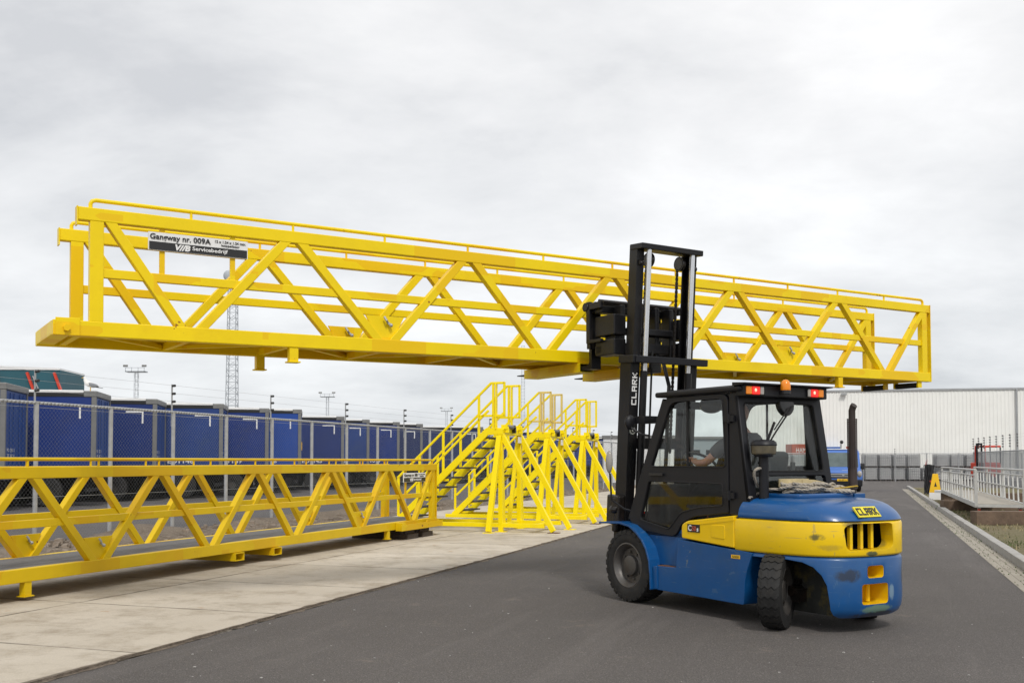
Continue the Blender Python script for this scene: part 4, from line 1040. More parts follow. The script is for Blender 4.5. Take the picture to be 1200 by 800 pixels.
# red machine behind the right fence
rm = empty('red_forklift', (33.7, 73.0, 0), R(8), 'red forklift with a black mast parked behind the right fence', 'forklift')
MB().b2((0, 0, .45), (2.0, 2.6, 1.7)).build('body', REDP, rm, bevel=.12, segs=3)
MB().b2((0, .0, 2.95), (2.0, 1.8, 3.1)).build('roof', REDP, rm, bevel=.03)
for x in (.05, 1.95):
    for y in (.05, 1.75): MB().beam((x, y, 1.6), (x, y, 2.95), .1, .1).build('cab_post', REDP if x < 1 else BLKP, rm)
ms = MB(); ms.b2((-.30, .2, .1), (-.15, .35, 3.3)); ms.b2((-.30, 1.0, .1), (-.15, 1.15, 3.3)); ms.b2((-.27, .3, 3.15), (-.18, 1.1, 3.3)); ms.build('mast', BLKP, rm)
for x in (.4, 1.7): MB().cyl((x, -.05, .4), (x, .25, .4), .4, 20).build('wheel', RUB, rm)
rm.scale = (.62, .7, .86)
rc = empty('red_machine', (36.0, 84.5, 0), 0, 'low red and grey machine parked left of the red forklift behind the fence', 'machine')
rc.scale = (.45, .6, .95)
MB().b2((2.0, 0, .6), (4.0, 1.4, 1.4)).build('body', REDP, rc, bevel=.08); MB().b2((0.1, .1, .5), (1.9, 1.4, 1.75)).build('grey_body', FRM, rc, bevel=.08)
MB().b2((.3, .05, 1.2), (1.8, .09, 1.4)).build('red_panel', REDP, rc)
for x in (.5, 3.3): MB().cyl((x, 0, .35), (x, .3, .35), .35, 18).build('wheel', RUB, rc)
rf = empty('warning_flag', (33.6, 84.0, 0), 0, 'slim red cone shaped marker standing in front of the stacked crates', 'marker')
MB().prism([(0, 0), (.35, 0), (.45, 1.65), (.38, 1.65)], (0, 0, 0), (1, 0, 0), (0, 0, 1), (0, -1, 0), -.05, .05).build('marker_body', REDP, rf)

# ------------------------------------------------------------------ blue van
def van():
    root = empty('van', (16.8, 52.0, 0), R(-12), 'blue panel van with a yellow number plate parked on the road behind the forklift', 'van')
    w, h, Lv = 1.9, 2.2, 4.9     # front at y=0, body to +y, local x centre 0
    prof = [(0.05, .35), (0.0, .75), (0.10, 1.02), (0.72, 1.22), (1.25, 2.02), (1.55, 2.16), (4.8, 2.16), (4.9, 1.9), (4.9, .35)]
    mb = MB(); n = len(prof); secs = [(-w / 2 + .02, .0), (-w / 2, .03), (-w / 2 + .0, .0)]
    mb.prism(prof, (0, 0, 0), (0, 1, 0), (0, 0, 1), (1, 0, 0), -w / 2, w / 2)
    mb.build('body', VANB, root, bevel=.11, segs=4, ang=20, smooth=True)
    MB().b2((-w / 2 + .12, 1.45, 2.15), (w / 2 - .12, 4.7, 2.2)).build('roof', WHT, root, bevel=.03)
    d = Vector((0, 1.25 - .72, 2.02 - 1.22)).normalized(); nn_ = Vector((0, -d.z, d.y))
    ws = MB(); c = Vector((0, (1.25 + .72) / 2, (2.02 + 1.22) / 2)) + nn_ * .012
    ws.frame(c, Vector((1, 0, 0)), d, nn_, w / 2 - .12, .44, .012); ws.build('windscreen', VGLASS, root, bevel=.01)
    MB().b2((-.62, -.03, .86), (.62, .0, .91)).build('grille_bar', STEEL, root); MB().b2((-.62, -.03, .76), (.62, .0, .80)).build('grille_bar', STEEL, root)
    MB().b2((-.66, -.02, .70), (.66, .03, .95)).build('grille', BLK, root, bevel=.02)
    em = MB(); em.prism([(-.07, 0), (.0, -.035), (.07, 0), (0, .035)], (0, -.035, .84), (1, 0, 0), (0, 0, 1), (0, -1, 0), 0, .01); em.build('emblem', STEEL, root)
    MB().b2((-w / 2 + .02, -.08, .28), (w / 2 - .02, .2, .62)).build('bumper', BLKP, root, bevel=.06, segs=3)
    pl = MB().b2((-.30, -.10, .55), (.30, -.085, .67)).build('number_plate', PLATEY, root); text('lettering', '62-BP-LT', .46, .08, (0, -.103, .61), (1, 0, 0), (0, 0, 1), BLK, pl)
    for x in (-.8, .8): MB().ell((x, .06, .90), (.12, .12, .17), 12, 8).build('headlight', CLRL, root, smooth='full')
    for x in (-1.06, 1.06):
        mr = MB().box((x, .95, 1.30), (.2, .12, .32)).build('mirror', BLK, root, bevel=.04); MB().beam((x * .9, .98, 1.22), (x, .95, 1.25), .04, .04).build('arm', BLK, mr)
    for y in (.85, 3.9):
        for x in (-w / 2 + .11, w / 2 - .11): 
            wv = MB().lathe([(-.1, .18), (-.1, .29), (-.07, .33), (.07, .33), (.1, .29), (.1, .18)], (x, y, .33), (1, 0, 0), 20, closed=True).build('wheel', RUB, root, smooth=True)
            MB().cyl((x - .08, y, .33), (x + .08, y, .33), .19, 14).build('rim', RIM, wv)
    for (y, z) in ((0, 0),): 
        sw = MB().prism([(.22, 1.02), (.34, .98), (.62, 1.13), (.58, 1.17), (.34, 1.05)], (0, -.02, 0), (1, 0, 0), (0, .35, 1), (0, -1, .35), -.2, -.12)
    text('lettering', 'SERVICE', .35, .05, (.15, .30, 1.10), (1, 0, 0), (0, .95, .31), WHT, root)
    y_ = MB(); y_.prism([(.42, 0), (.55, -.03), (.78, .14), (.74, .18), (.55, .04)], (0, .40, 1.128), (1, 0, 0), (0, .95, .31), (0, -.31, .95), 0, .006); y_.build('yellow_swoosh', PLATEY, root)
    for x in (w / 2 - .3,): MB().b2((x, 2.0, 2.2), (x + .1, 2.1, 2.36)).build('roof_lamp', AMBER, root)
    return root
van()
pc = empty('camera_pole', (21.2, 66.0, 0), 0, 'slim pole carrying a small camera and yellow box beside the blue van', 'pole')
MB().cyl((0, 0, 0), (0, 0, 2.7), .05, 8).build('pole', STEEL, pc); MB().ell((0.05, 0, 2.78), (.12, .12, .12), 10, 6).build('camera_dome', BLK, pc, smooth='full'); MB().b2((.05, -.1, 1.95), (.6, .05, 2.0)).build('arm', STEEL, pc)
MB().b2((.35, -.12, 2.3), (.6, .08, 2.5)).build('lamp_box', REDP, pc)

# ------------------------------------------------------------------ the forklift
def scuff(m, spots):
    """worn marks of their own shape at given places in object space: (centre, radii, colour, strength)"""
    N = m.node_tree.nodes; L = m.node_tree.links; b = N['Principled BSDF']
    src = b.inputs['Base Color'].links[0].from_socket
    tcn = N.new('ShaderNodeTexCoord')
    for (c, rad, col, amt, sc) in spots:
        mp = N.new('ShaderNodeVectorMath'); mp.operation = 'SUBTRACT'; mp.inputs[1].default_value = c; L.new(tcn.outputs['Object'], mp.inputs[0])
        dv = N.new('ShaderNodeVectorMath'); dv.operation = 'DIVIDE'; dv.inputs[1].default_value = rad; L.new(mp.outputs[0], dv.inputs[0])
        ln = N.new('ShaderNodeVectorMath'); ln.operation = 'LENGTH'; L.new(dv.outputs[0], ln.inputs[0])
        f = N.new('ShaderNodeMapRange'); f.inputs[1].default_value = 1.0; f.inputs[2].default_value = 0.3; L.new(ln.outputs['Value'], f.inputs[0])
        n = N.new('ShaderNodeTexNoise'); n.inputs['Scale'].default_value = sc; n.inputs['Detail'].default_value = 6; n.inputs['Roughness'].default_value = .7
        L.new(tcn.outputs['Object'], n.inputs['Vector'])
        r = N.new('ShaderNodeMath'); r.operation = 'MULTIPLY'; L.new(f.outputs[0], r.inputs[0]); L.new(n.outputs[0], r.inputs[1])
        r2 = N.new('ShaderNodeMapRange'); r2.inputs[1].default_value = .20; r2.inputs[2].default_value = .36; r2.inputs[4].default_value = amt; L.new(r.outputs[0], r2.inputs[0])
        x = N.new('ShaderNodeMix'); x.data_type = 'RGBA'; x.inputs[7].default_value = (*col, 1)
        L.new(r2.outputs[0], x.inputs[0]); L.new(src, x.inputs[6]); src = x.outputs[2]
    L.new(src, b.inputs['Base Color'])
FYC = mat('counterweight_yellow', (0.86, 0.57, 0.004), 0.36, spec=.35, scratch=(.45, .33, .10), var=0.05, vscale=2.0, dirt=(0.55, 0.38, 0.06), dscale=2.2, damt=0.4, coat=0.2)
scuff(FYC, [((-.50, -2.55, .87), (.16, .12, .06), (.05, .07, .035), .85, 14), ((-.30, -2.75, .99), (.16, .2, .05), (.10, .09, .05), .8, 22),
            ((.45, -2.6, .86), (.08, .2, .12), (.10, .10, .06), .8, 18), ((-.1, -2.8, .72), (.12, .2, .035), (.04, .08, .06), .9, 25), ((-.40, -2.6, .78), (.25, .2, .06), (.35, .26, .05), .5, 9),
            ((.20, -2.6, .79), (.16, .2, .08), (.25, .18, .04), .6, 10)])
FBC = mat('counterweight_blue', (0.004, 0.075, 0.245), 0.36, scratch=(.05, .13, .25), var=0.10, vscale=2.5, dirt=(0.03, 0.09, 0.18), dscale=3.0, damt=0.5, coat=0.15)
scuff(FBC, [((-.33, -2.7, .53), (.20, .2, .10), (.012, .022, .045), .9, 10), ((-.02, -2.78, .215), (.30, .2, .06), (.16, .26, .16), .8, 24), ((.42, -2.65, .5), (.1, .2, .16), (.02, .03, .045), .8, 12),
            ((.17, -2.75, .36), (.06, .2, .12), (.25, .36, .42), .6, 26), ((.0, -2.8, .16), (.5, .3, .05), (.02, .02, .02), .8, 16)])
ARCHD = mat('arch_underseal', (0.03, 0.032, 0.028), 0.85, var=.4, vscale=9, dirt=(0.30, 0.22, 0.02), dscale=5, damt=.5)

fk = empty('forklift', (1.894, 11.776, 0), R(31.5), 'large blue and yellow counterbalance forklift lifting the yellow gangway', 'forklift')

def outline(z, ix, iy, y0, yb=-1.9, hw=.69, dep=.90, n_=2.8, N_=44):
    h = hw - ix; d = dep - iy; p = [(-h, y0, z)]
    for k in range(N_ + 1):
        t = math.pi * k / N_; c, s = -math.cos(t), math.sin(t)
        p.append((h * math.copysign(abs(c) ** (2 / n_), c), yb - d * s ** (2 / n_), z))
    p.append((h, y0, z)); return p
def hull(levels, y0):
    mb = MB(); rings = [outline(z, ix, iy, y0) for z, ix, iy in levels]; n = len(rings[0])
    vs = [v for r_ in rings for v in r_]; fs = []
    for i in range(len(rings) - 1):
        for k in range(n): a = i * n + k; b = i * n + (k + 1) % n; fs.append((a, b, b + n, a + n))
    fs.append(tuple(range(n))); fs.append(tuple(range((len(rings) - 1) * n, len(rings) * n)))
    return mb.add(vs, fs)
def cut(o, cutters):
    dg = bpy.context.evaluated_depsgraph_get()
    for c in cutters:
        md = o.modifiers.new('b', 'BOOLEAN'); md.object = c; md.operation = 'DIFFERENCE'; md.solver = 'EXACT'
        try: md.material_mode = 'TRANSFER'
        except Exception: pass
    bpy.context.view_layer.update(); bake(o)
    for c in cutters: bpy.data.objects.remove(c)
    return o
def resmooth(o, ang=32):
    me = o.data
    for p in me.polygons: p.use_smooth = True
    bm = bmesh.new(); bm.from_mesh(me)
    for e_ in bm.edges: e_.smooth = not (len(e_.link_faces) == 2 and e_.calc_face_angle(0) > R(ang))
    bm.to_mesh(me); bm.free()

# counterweight, lower blue casting
lo = hull([(.14, .07, .07), (.17, .03, .03), (.22, .008, .008), (.30, 0, 0), (.66, 0, 0), (.675, .006, .006), (.69, .02, .02)], -1.88).build('counterweight', FBC)
arch = [(-1.5, -.1), (-1.5, .655), (-2.32, .655), (-2.45, .64), (-2.54, .60), (-2.60, .53), (-2.635, .44), (-2.65, .30), (-2.65, -.1)]
cs = [MB().prism(arch, (0, 0, 0), (0, 1, 0), (0, 0, 1), (1, 0, 0), a, b).build('c', ARCHD) for a, b in ((-1.0, -.33), (.33, 1.0))]
for (x0, x1, z0, z1) in ((-.16, .055, .500, .612), (-.225, .115, .262, .448)):
    cs.append(MB().prism(round_poly([(x0, z0), (x1, z0), (x1, z1), (x0, z1)], .035), (0, 0, 0), (1, 0, 0), (0, 0, 1), (0, -1, 0), 2.55, 3.2).build('c', FYEL))
cut(lo, cs); resmooth(lo); lo.parent = fk
pc_ = MB(); pc_.cyl((.0, -2.66, .27), (.0, -2.66, .44), .022, 10); pc_.b2((-.10, -2.60, .30), (-.08, -2.56, .42)); pc_.b2((-.13, -2.58, .36), (-.05, -2.555, .40)); pc_.build('tow_pin', FYEL, lo, smooth=True)
# yellow band
yb_ = hull([(.695, .012, .012), (.705, 0, 0), (.715, -.004, -.004), (.985, -.004, -.004), (1.0, .002, .002), (1.008, .014, .014)], -1.66).build('vent_band', FYC)
vp = round_poly([(-.37, .755), (.15, .755), (.205, .80), (.185, .985), (.13, .995), (-.33, .995), (-.395, .96)], .05)
cs = [MB().prism(vp, (0, 0, 0), (1, 0, 0), (0, 0, 1), (0, -1, 0), 2.64, 3.3).build('c', FYC), MB().b2((-.43, -2.66, .742), (.40, -1.95, .998)).build('c', DARK)]
cut(yb_, cs); resmooth(yb_); yb_.parent = fk
for x in (-.29, -.15, -.01): MB().prism([(-.024, 0), (.012, 0), (.018, .045), (-.018, .045)], (x, -2.735, .757), (1, 0, 0), (0, 1, 0), (0, 0, 1), 0, .238).build('vent_bar', FYC, yb_, bevel=.006)
# hood
hd = hull([(1.012, .008, .008), (1.02, 0, 0), (1.05, .003, .02), (1.085, .012, .055), (1.115, .026, .095), (1.145, .048, .145), (1.17, .078, .205), (1.19, .12, .29), (1.202, .18, .40), (1.207, .27, .55)], -1.70).build('hood', FBLU, None, smooth='full')
hd.parent = fk; resmooth(hd, 60)
MB().prism(round_poly([(-.40, -1.72), (.46, -1.72), (.46, -2.15), (-.36, -2.20)], .08), (0, 0, 1.200), (1, 0, 0), (0, 1, 0), (0, 0, 1), 0, .045).build('hood_hatch', FBLU, fk, bevel=.015)
MB().b2((-.685, -1.70, 1.0), (.685, -1.67, 1.016)).build('hood_seal', DARK, fk)
# name plate on the hood
P0 = Vector((-.10, -2.745, 1.095)); U = Vector((1, 0, 0)); V = Vector((0, .66, .75)).normalized(); Nv = U.cross(V)
np_ = MB(); np_.frame(P0, U, V, Nv, .150, .060, .006); npo = np_.build('name_plate', PLATEY if False else mat('plate_yellow', (0.72, 0.62, 0.03), 0.5, var=.05), fk)
def blocktext(word, P0, U, V, w, h, m, parent, name='lettering', t=.003):
    U = Vector(U).normalized(); V = Vector(V).normalized(); Nn = U.cross(V); mb = MB(); cw = w / (5 * len(word) - 1); ch = h / 5
    for i, ch_ in enumerate(word):
        for r_, row in enumerate(BLOCK[ch_]):
            k = 0
            while k < 4:
                if row[k] == 'X':
                    j = k
                    while j < 4 and row[j] == 'X': j += 1
                    x0 = (5 * i + k) * cw - w / 2; x1 = (5 * i + j) * cw - w / 2; yc = h / 2 - (r_ + .5) * ch
                    mb.frame(Vector(P0) + U * ((x0 + x1) / 2) + V * yc, U, V, Nn, (x1 - x0) / 2 + .0005, ch / 2 + .0004, t); k = j
                else: k += 1
    return mb.build(name, m, parent)
blocktext('CLARK', P0 + Nv * .0075, U, V, .265, .082, BLK, npo)
# side panels, step, fenders, chassis
for s in (-1, 1):
    X0, X1 = (-.70, -.50) if s < 0 else (.50, .70)
    sp_ = MB().prism(round_poly([(-.44, .19), (-1.78, .18), (-1.80, .45), (-1.90, .685), (-.83, .745), (-.79, .45), (-.44, .44)], [.0, .02, .1, .01, .02, .0, .01]), (0, 0, 0), (0, 1, 0), (0, 0, 1), (1, 0, 0), X0, X1).build('side_panel', FBLU, fk, bevel=.008)
    MB().b2((s * .60, -.78, .444), (s * .695, -.49, .449)).build('step_grip', RUST, sp_)
    MB().b2((min(s * .60, s * .57), -.85, .45), (max(s * .60, s * .57), -.10, .84)).build('inner_panel', FBLU, fk)
    yp = MB().prism(round_poly([(-.89, .765), (-.885, .90), (-.97, .945), (-1.655, 1.03), (-1.655, .715)], [.02, .04, .05, .0, .0]), (0, 0, 0), (0, 1, 0), (0, 0, 1), (1, 0, 0), X0 - (.004 if s < 0 else -.0), X1 + (.004 if s > 0 else 0)).build('yellow_panel', FYEL, fk, bevel=.01)
    xo = s * .7045
    ld = MB().prism(round_poly([(-1.34, .80), (-1.335, .92), (-1.53, .93), (-1.53, .79)], .02), (0, 0, 0), (0, 1, 0), (0, 0, 1), (1, 0, 0), xo - .004, xo + .004).build('filler_flap', FYEL, yp, bevel=.004)
    MB().prism([(-1.66, .995), (-.99, .905), (-.99, .895), (-1.66, .98)], (0, 0, 0), (0, 1, 0), (0, 0, 1), (1, 0, 0), xo - .003, xo + .003).build('crease', FYEL, yp)
    fy = [(.50, .865), (.40, .872), (.11, .880), (-.06, .855), (-.18, .795), (-.28, .715), (-.355, .62), (-.405, .50), (-.425, .36), (-.432, .19)]
    inn = [(a + (.0 if i < 3 else .012 * min(1, (i - 2) / 3)) * 1.6, b - (.022 if i < 5 else .012)) for i, (a, b) in enumerate(fy)]
    fd_ = MB().prism(fy + inn[::-1], (0, 0, 0), (0, 1, 0), (0, 0, 1), (1, 0, 0), min(s * .745, s * .42), max(s * .745, s * .42)).build('fender', FBLU, fk, bevel=.004)
    MB().prism([(-.432, .19), (-.432, .44), (-.50, .44), (-.50, .20)], (0, 0, 0), (0, 1, 0), (0, 0, 1), (1, 0, 0), min(s * .715, s * .62), max(s * .715, s * .62)).build('fender_bracket', FBLU, fd_, bevel=.006)
ch = MB(); ch.b2((-.49, -1.86, .28), (.49, .25, .74)); ch.b2((-.32, -2.5, .30), (.32, -1.86, .66)); ch.build('chassis', ARCHD, fk)
MB().b2((-.60, -1.66, .755), (.60, .06, .80)).build('cab_floor', INT, fk)
MB().b2((-.63, -1.69, .70), (.63, -1.60, 1.05)).build('engine_bulkhead', BLKP, fk)
# stickers
def logo50(x, s):
    bk_ = MB().b2((x - .002, -1.17, .835), (x + .002, -.985, .915)).build('model_badge', BLK, fk)
    U = Vector((0, -1, 0)) if s < 0 else Vector((0, 1, 0))
    text('lettering', 'C', .052, .062, (x - .003, -1.022, .876), U, (0, 0, 1), WHT, bk_, bold=.03); text('lettering', '50', .062, .052, (x - .003, -1.086, .873), U, (0, 0, 1), mat('badge_red', (.45, .08, .04), .5), bk_, bold=.02); text('lettering', 's', .026, .034, (x - .003, -1.14, .862), U, (0, 0, 1), WHT, bk_, bold=.03)
logo50(-.707, -1)
st_ = MB().b2((-.703, -1.735, .615), (-.7005, -1.615, .65)).build('load_sticker', PLATEY, fk); text('lettering', '5000', .09, .022, (-.7035, -1.675, .632), (0, -1, 0), (0, 0, 1), BLK, st_)
# ---- wheels
def tyre(name, x, y, r, w, rim_r, zig=False, steer=0.0, face=-1):
    root = MB(); h = w / 2
    prof = [(-h * .92, rim_r), (-h, rim_r + .02), (-h * 1.0, r * .80), (-h * .95, r * .93), (-h * .80, r * .972), (h * .80, r * .972), (h * .95, r * .93), (h, r * .80), (h, rim_r + .02), (h * .92, rim_r)]
    root.lathe(prof, (0, 0, 0), (1, 0, 0), 56, closed=True)
    o = root.build(name, RUB, fk, smooth=True); o.location = (x, y, r); o.rotation_euler.z = steer
    tr = MB(); nb = 26 if not zig else 24
    for k in range(nb):
        for sd_ in (-1, 1):
            a = 2 * math.pi * (k + (0.5 if sd_ > 0 and not zig else 0)) / nb
            if zig:
                steps = [(0, .0), (.30, .022), (.62, -.004), (1.0, .03)]
            else: steps = [(.12, .0), (.55, .01), (1.0, .045)]
            for (u0, s0), (u1, s1) in zip(steps, steps[1:]):
                x0, x1 = sd_ * u0 * h * .97, sd_ * u1 * h * .97; aw = math.pi / nb * (.74 if zig else .62)
                q = []
                for xx, sh_ in ((x0, s0), (x1, s1)):
                    rr_ = r if abs(xx) < h * .9 else r * .968
                    for rad in (r * .93, rr_):
                        for sg in (-1, 1):
                            aa = a + sh_ / r * 1.0 + sg * aw; q.append((xx, rad * math.sin(aa), rad * math.cos(aa)))
                tr.add(q, [(0, 1, 3, 2), (4, 6, 7, 5), (0, 4, 5, 1), (2, 3, 7, 6), (0, 2, 6, 4), (1, 5, 7, 3)])
            if not zig:   # shoulder lugs down the side wall
                aw = math.pi / nb * .62; aa0 = a + .045 / r; q = []
                for xx, rad in ((h * .97, r * .968), (h * 1.015, r * .86)):
                    for sg in (-1, 1):
                        for dx in (0, -.03): q.append((sd_ * (xx + dx), rad * math.sin(aa0 + sg * aw), rad * math.cos(aa0 + sg * aw)))
                tr.add(q, [(0, 1, 3, 2), (4, 6, 7, 5), (0, 4, 5, 1), (2, 3, 7, 6), (0, 2, 6, 4), (1, 5, 7, 3)])
    tr.build('tread', RUB, o, bevel=0)
    f = face
    rm_ = MB().lathe([(f * h * .95, rim_r + .012), (f * h * .98, rim_r - .006), (f * h * .80, rim_r - .028), (f * h * .70, rim_r - .04), (f * h * .45, rim_r - .055), (f * h * .42, rim_r * .55), (f * h * .50, rim_r * .50), (f * h * .50, rim_r * .46)], (0, 0, 0), (1, 0, 0), 40).build('rim', RIM, o, smooth=True, ang=25)
    MB().lathe([(f * h * .40, rim_r * .50), (f * h * .72, rim_r * .44), (f * h * .75, rim_r * .40), (f * h * .75, .001)], (0, 0, 0), (1, 0, 0), 28).build('hub', RIM, o, smooth=True, ang=25)
    bo_ = MB()
    for k in range(8):
        a = 2 * math.pi * k / 8 + .2; rr_ = rim_r * .62; bo_.cyl((f * h * .40, rr_ * math.sin(a), rr_ * math.cos(a)), (f * h * .56, rr_ * math.sin(a), rr_ * math.cos(a)), .014, 6)
    bo_.build('wheel_nuts', RIM, o)
    MB().lathe([(-f * h * .9, rim_r), (-f * h * .3, rim_r * .9), (-f * h * .3, .02)], (0, 0, 0), (1, 0, 0), 28).build('rim_back', RIM, o, smooth=True)
    return o
tyre('front_wheel', -.585, 0, .405, .29, .245, face=-1)
tyre('front_wheel', .585, 0, .405, .29, .245, face=1)
tyre('steer_wheel', -.64, -2.15, .35, .205, .22, True, R(-59), face=1)
tyre('steer_wheel', .575, -2.14, .345, .235, .215, True, R(-46), face=1)
ax = MB(); ax.b2((-.44, -2.23, .24), (.44, -2.07, .36)); ax.cyl((-.46, -2.15, .34), (.46, -2.15, .34), .05, 10); ax.cyl((-.4, -2.02, .33), (.4, -2.02, .33), .025, 8); ax.cyl((-.38, -2.15, .42), (.38, -2.15, .42), .03, 8)
ax.build('steer_axle', GREASE, fk, smooth=True)
MB().cyl((-.44, 0, .405), (.44, 0, .405), .13, 16).build('drive_axle', GREASE, fk, smooth=True)
# ---- cab: doors, pillars, roof
door = round_poly([(-.50, 2.232), (.10, .93), (-.03, .805), (-.70, .760), (-.80, .905), (-.99, .985), (-1.50, 1.045), (-1.50, 2.232)], [.14, .06, .10, .08, .05, .06, .02, .10])
w1 = round_poly([(-.63, 2.19), (-1.425, 2.19), (-1.465, 1.50), (-.30, 1.50)], [.11, .05, .04, .03])
w2 = round_poly([(-.262, 1.345), (-1.425, 1.335), (-1.425, 1.115), (-1.07, 1.085), (-.79, 1.02), (-.60, .835), (-.10, .915)], [.04, .04, .04, .06, .06, .05, .06])
for s in (-1, 1):
    cs_ = 1.0 if s < 0 else .885
    d = plate('door', [door, w1, w2], .045, (s * cs_ * .605, 0, 0), (0, 1, 0), (0, 0, 1), BLKP, fk, bevel=.006)
    for wd, gm in ((w1, GLASS), (w2, GLASSD)):
        MB().prism(wd, (s * cs_ * .60, 0, 0), (0, 1, 0), (0, 0, 1), (1, 0, 0), -.003, .003).build('window', gm, d)
    # rubber seals and sliding bar
    for wd in (w1, w2): MB().tube([(s * cs_ * .628, a, b) for a, b in wd], .008, 5, closed=True).build('seal', DARK, d)
    MB().b2((s * cs_ * .612 - .008, -.895, 1.50), (s * cs_ * .612 + .008, -.875, 2.185)).build('slider_bar', DARK, d)
    for z in (1.22, 1.98):
        hg = MB(); hg.cyl((s * cs_ * .64, -1.53, z - .045), (s * cs_ * .64, -1.53, z + .045), .016, 8); hg.b2((s * cs_ * .637 - .01, -1.60, z - .03), (s * cs_ * .637 + .01, -1.45, z + .03)); hg.build('hinge', BLKP, d)
    hn = MB(); hn.b2((s * cs_ * .645 - .012, -.52, 1.40), (s * cs_ * .645 + .012, -.30, 1.43)); hn.build('handle', BLK, d, bevel=.004)
    MB().prism([(-1.508, 2.235), (-1.63, 2.235), (-1.80, 1.03), (-1.508, 1.03)], (0, 0, 0), (0, 1, 0), (0, 0, 1), (1, 0, 0), min(s * cs_ * .62, s * cs_ * .55), max(s * cs_ * .62, s * cs_ * .55)).build('rear_pillar', BLKP, fk, bevel=.01)
    MB().beam((s * cs_ * .57, .11, .90), (s * cs_ * .57, -.50, 2.22), .06, .07, up=(0, 1, 0)).build('front_pillar', BLKP, fk, bevel=.008)
# roof
rf_ = MB().prism(round_poly([(-.65, -.38), (.57, -.38), (.57, -1.70), (-.65, -1.70)], .05), (0, 0, 2.245), (1, 0, 0), (0, 1, 0), (0, 0, 1), 0, .055).build('roof', BLKP, fk, bevel=.02, segs=3)
MB().b2((-.56, -1.55, 2.285), (.48, -.48, 2.318)).build('roof_panel', BLKP, rf_, bevel=.02, segs=3)
hb_ = MB().b2((-.62, -1.735, 2.195), (.54, -1.60, 2.312)).build('light_bar', BLKP, fk, bevel=.012)
MB().prism([(-1.60, 2.300), (-1.78, 2.312), (-1.78, 2.325), (-1.60, 2.335)], (0, 0, 0), (0, 1, 0), (0, 0, 1), (1, 0, 0), -.66, .58).build('rain_edge', BLKP, fk)
def lampset(x0, order, lab=None):
    x = x0
    for m_, w_ in order:
        MB().b2((x + .003, -1.757, 2.212), (x + w_ - .003, -1.736, 2.292)).build('tail_light', m_, fk, bevel=.008)
        if m_ is REDL: MB().ell((x + w_ / 2 - .01, -1.758, 2.255), (.016, .006, .018), 10, 6).build('lit_bulb', HOTS, fk, smooth='full')
        x += w_
lampset(-.615, ((AMBER, .075), (REDL, .11), (CLRL, .055), (BLKP, .02)))
lampset(.225, ((BLKP, .01), (CLRL, .05), (REDL, .11), (AMBER, .075)))
bc = MB().lathe([(0, .048), (.015, .050), (.06, .047), (.09, .037), (.105, .018), (.108, .001)], (-.13, -1.80, 2.262), (0, 0, 1), 20).build('beacon', AMBER, fk, smooth=True); MB().cyl((-.13, -1.80, 2.225), (-.13, -1.80, 2.262), .052, 16).build('beacon_base', BLK, bc)
# rear frame (leans back towards the bottom)
Vr = Vector((0, .15, 1.0)).normalized(); Pr = Vector((0, -1.785, 1.03)); 
ro = [(-.62, 0), (.58, 0), (.545, 1.185), (-.62, 1.185)]
rh = round_poly([(-.555, .43), (.465, .43), (.43, 1.12), (-.555, 1.12)], [.03, .04, .05, .06])
rh2 = round_poly([(-.52, .19), (.50, .19), (.48, .385), (-.52, .385)], .03)
rfm = plate('rear_frame', [ro, rh, rh2], .05, Pr, (1, 0, 0), Vr, BLKP, fk, bevel=.006)
Nr = Vector((1, 0, 0)).cross(Vr)
MB().prism(rh, Pr, (1, 0, 0), Vr, Nr, -.003, .003).build('window', GLASS, rfm)
MB().prism(rh2, Pr, (1, 0, 0), Vr, Nr, -.003, .003).build('window', GLASSD, rfm)
MB().tube([Pr + Vector((1, 0, 0)) * a + Vr * b + Nr * .026 for a, b in rh], .008, 5, closed=True).build('seal', DARK, rfm)
def pr(a, b, n=0): return Pr + Vector((a, 0, 0)) + Vr * b + Nr * n
wm = MB(); wm.prism(round_poly([(-.13, 1.13), (.09, 1.13), (.07, 1.04), (.01, .985), (-.05, .985), (-.11, 1.04)], .03), pr(0, 0, .026), (1, 0, 0), Vr, Nr, 0, .07); wmo = wm.build('wiper_motor', BLK, fk, bevel=.012)
wa = MB(); wa.tube([pr(.04, 1.08, .11), pr(-.20, .82, .07), pr(-.40, .60, .05)], .009, 6); wa.tube([pr(-.02, 1.06, .11), pr(-.22, .84, .07)], .007, 6); wa.beam(pr(-.18, .92, .045), pr(-.46, .50, .045), .018, .022, up=Nr); wa.build('wiper_arm', DARK, fk)
wf = MB()
wf.beam((-.57, -.47, 2.17), (.57, -.47, 2.17), .06, .08); wf.beam((-.57, -.16, 1.48), (.57, -.16, 1.48), .05, .05); wf.beam((-.57, .09, .95), (.57, .09, .95), .05, .08); wf.build('windscreen_frame', BLKP, fk)
MB().beam((0.0, -.49, 2.17), (0.0, .09, .95), .012, 1.08, up=(1, 0, 0)).build('windscreen', GLASS, fk)
for s in (.0,): MB().tube([(-.25, -.47, 2.12), (-.05, -.26, 1.72), (.02, -.21, 1.62)], .012, 6).build('front_wiper', DARK, fk)
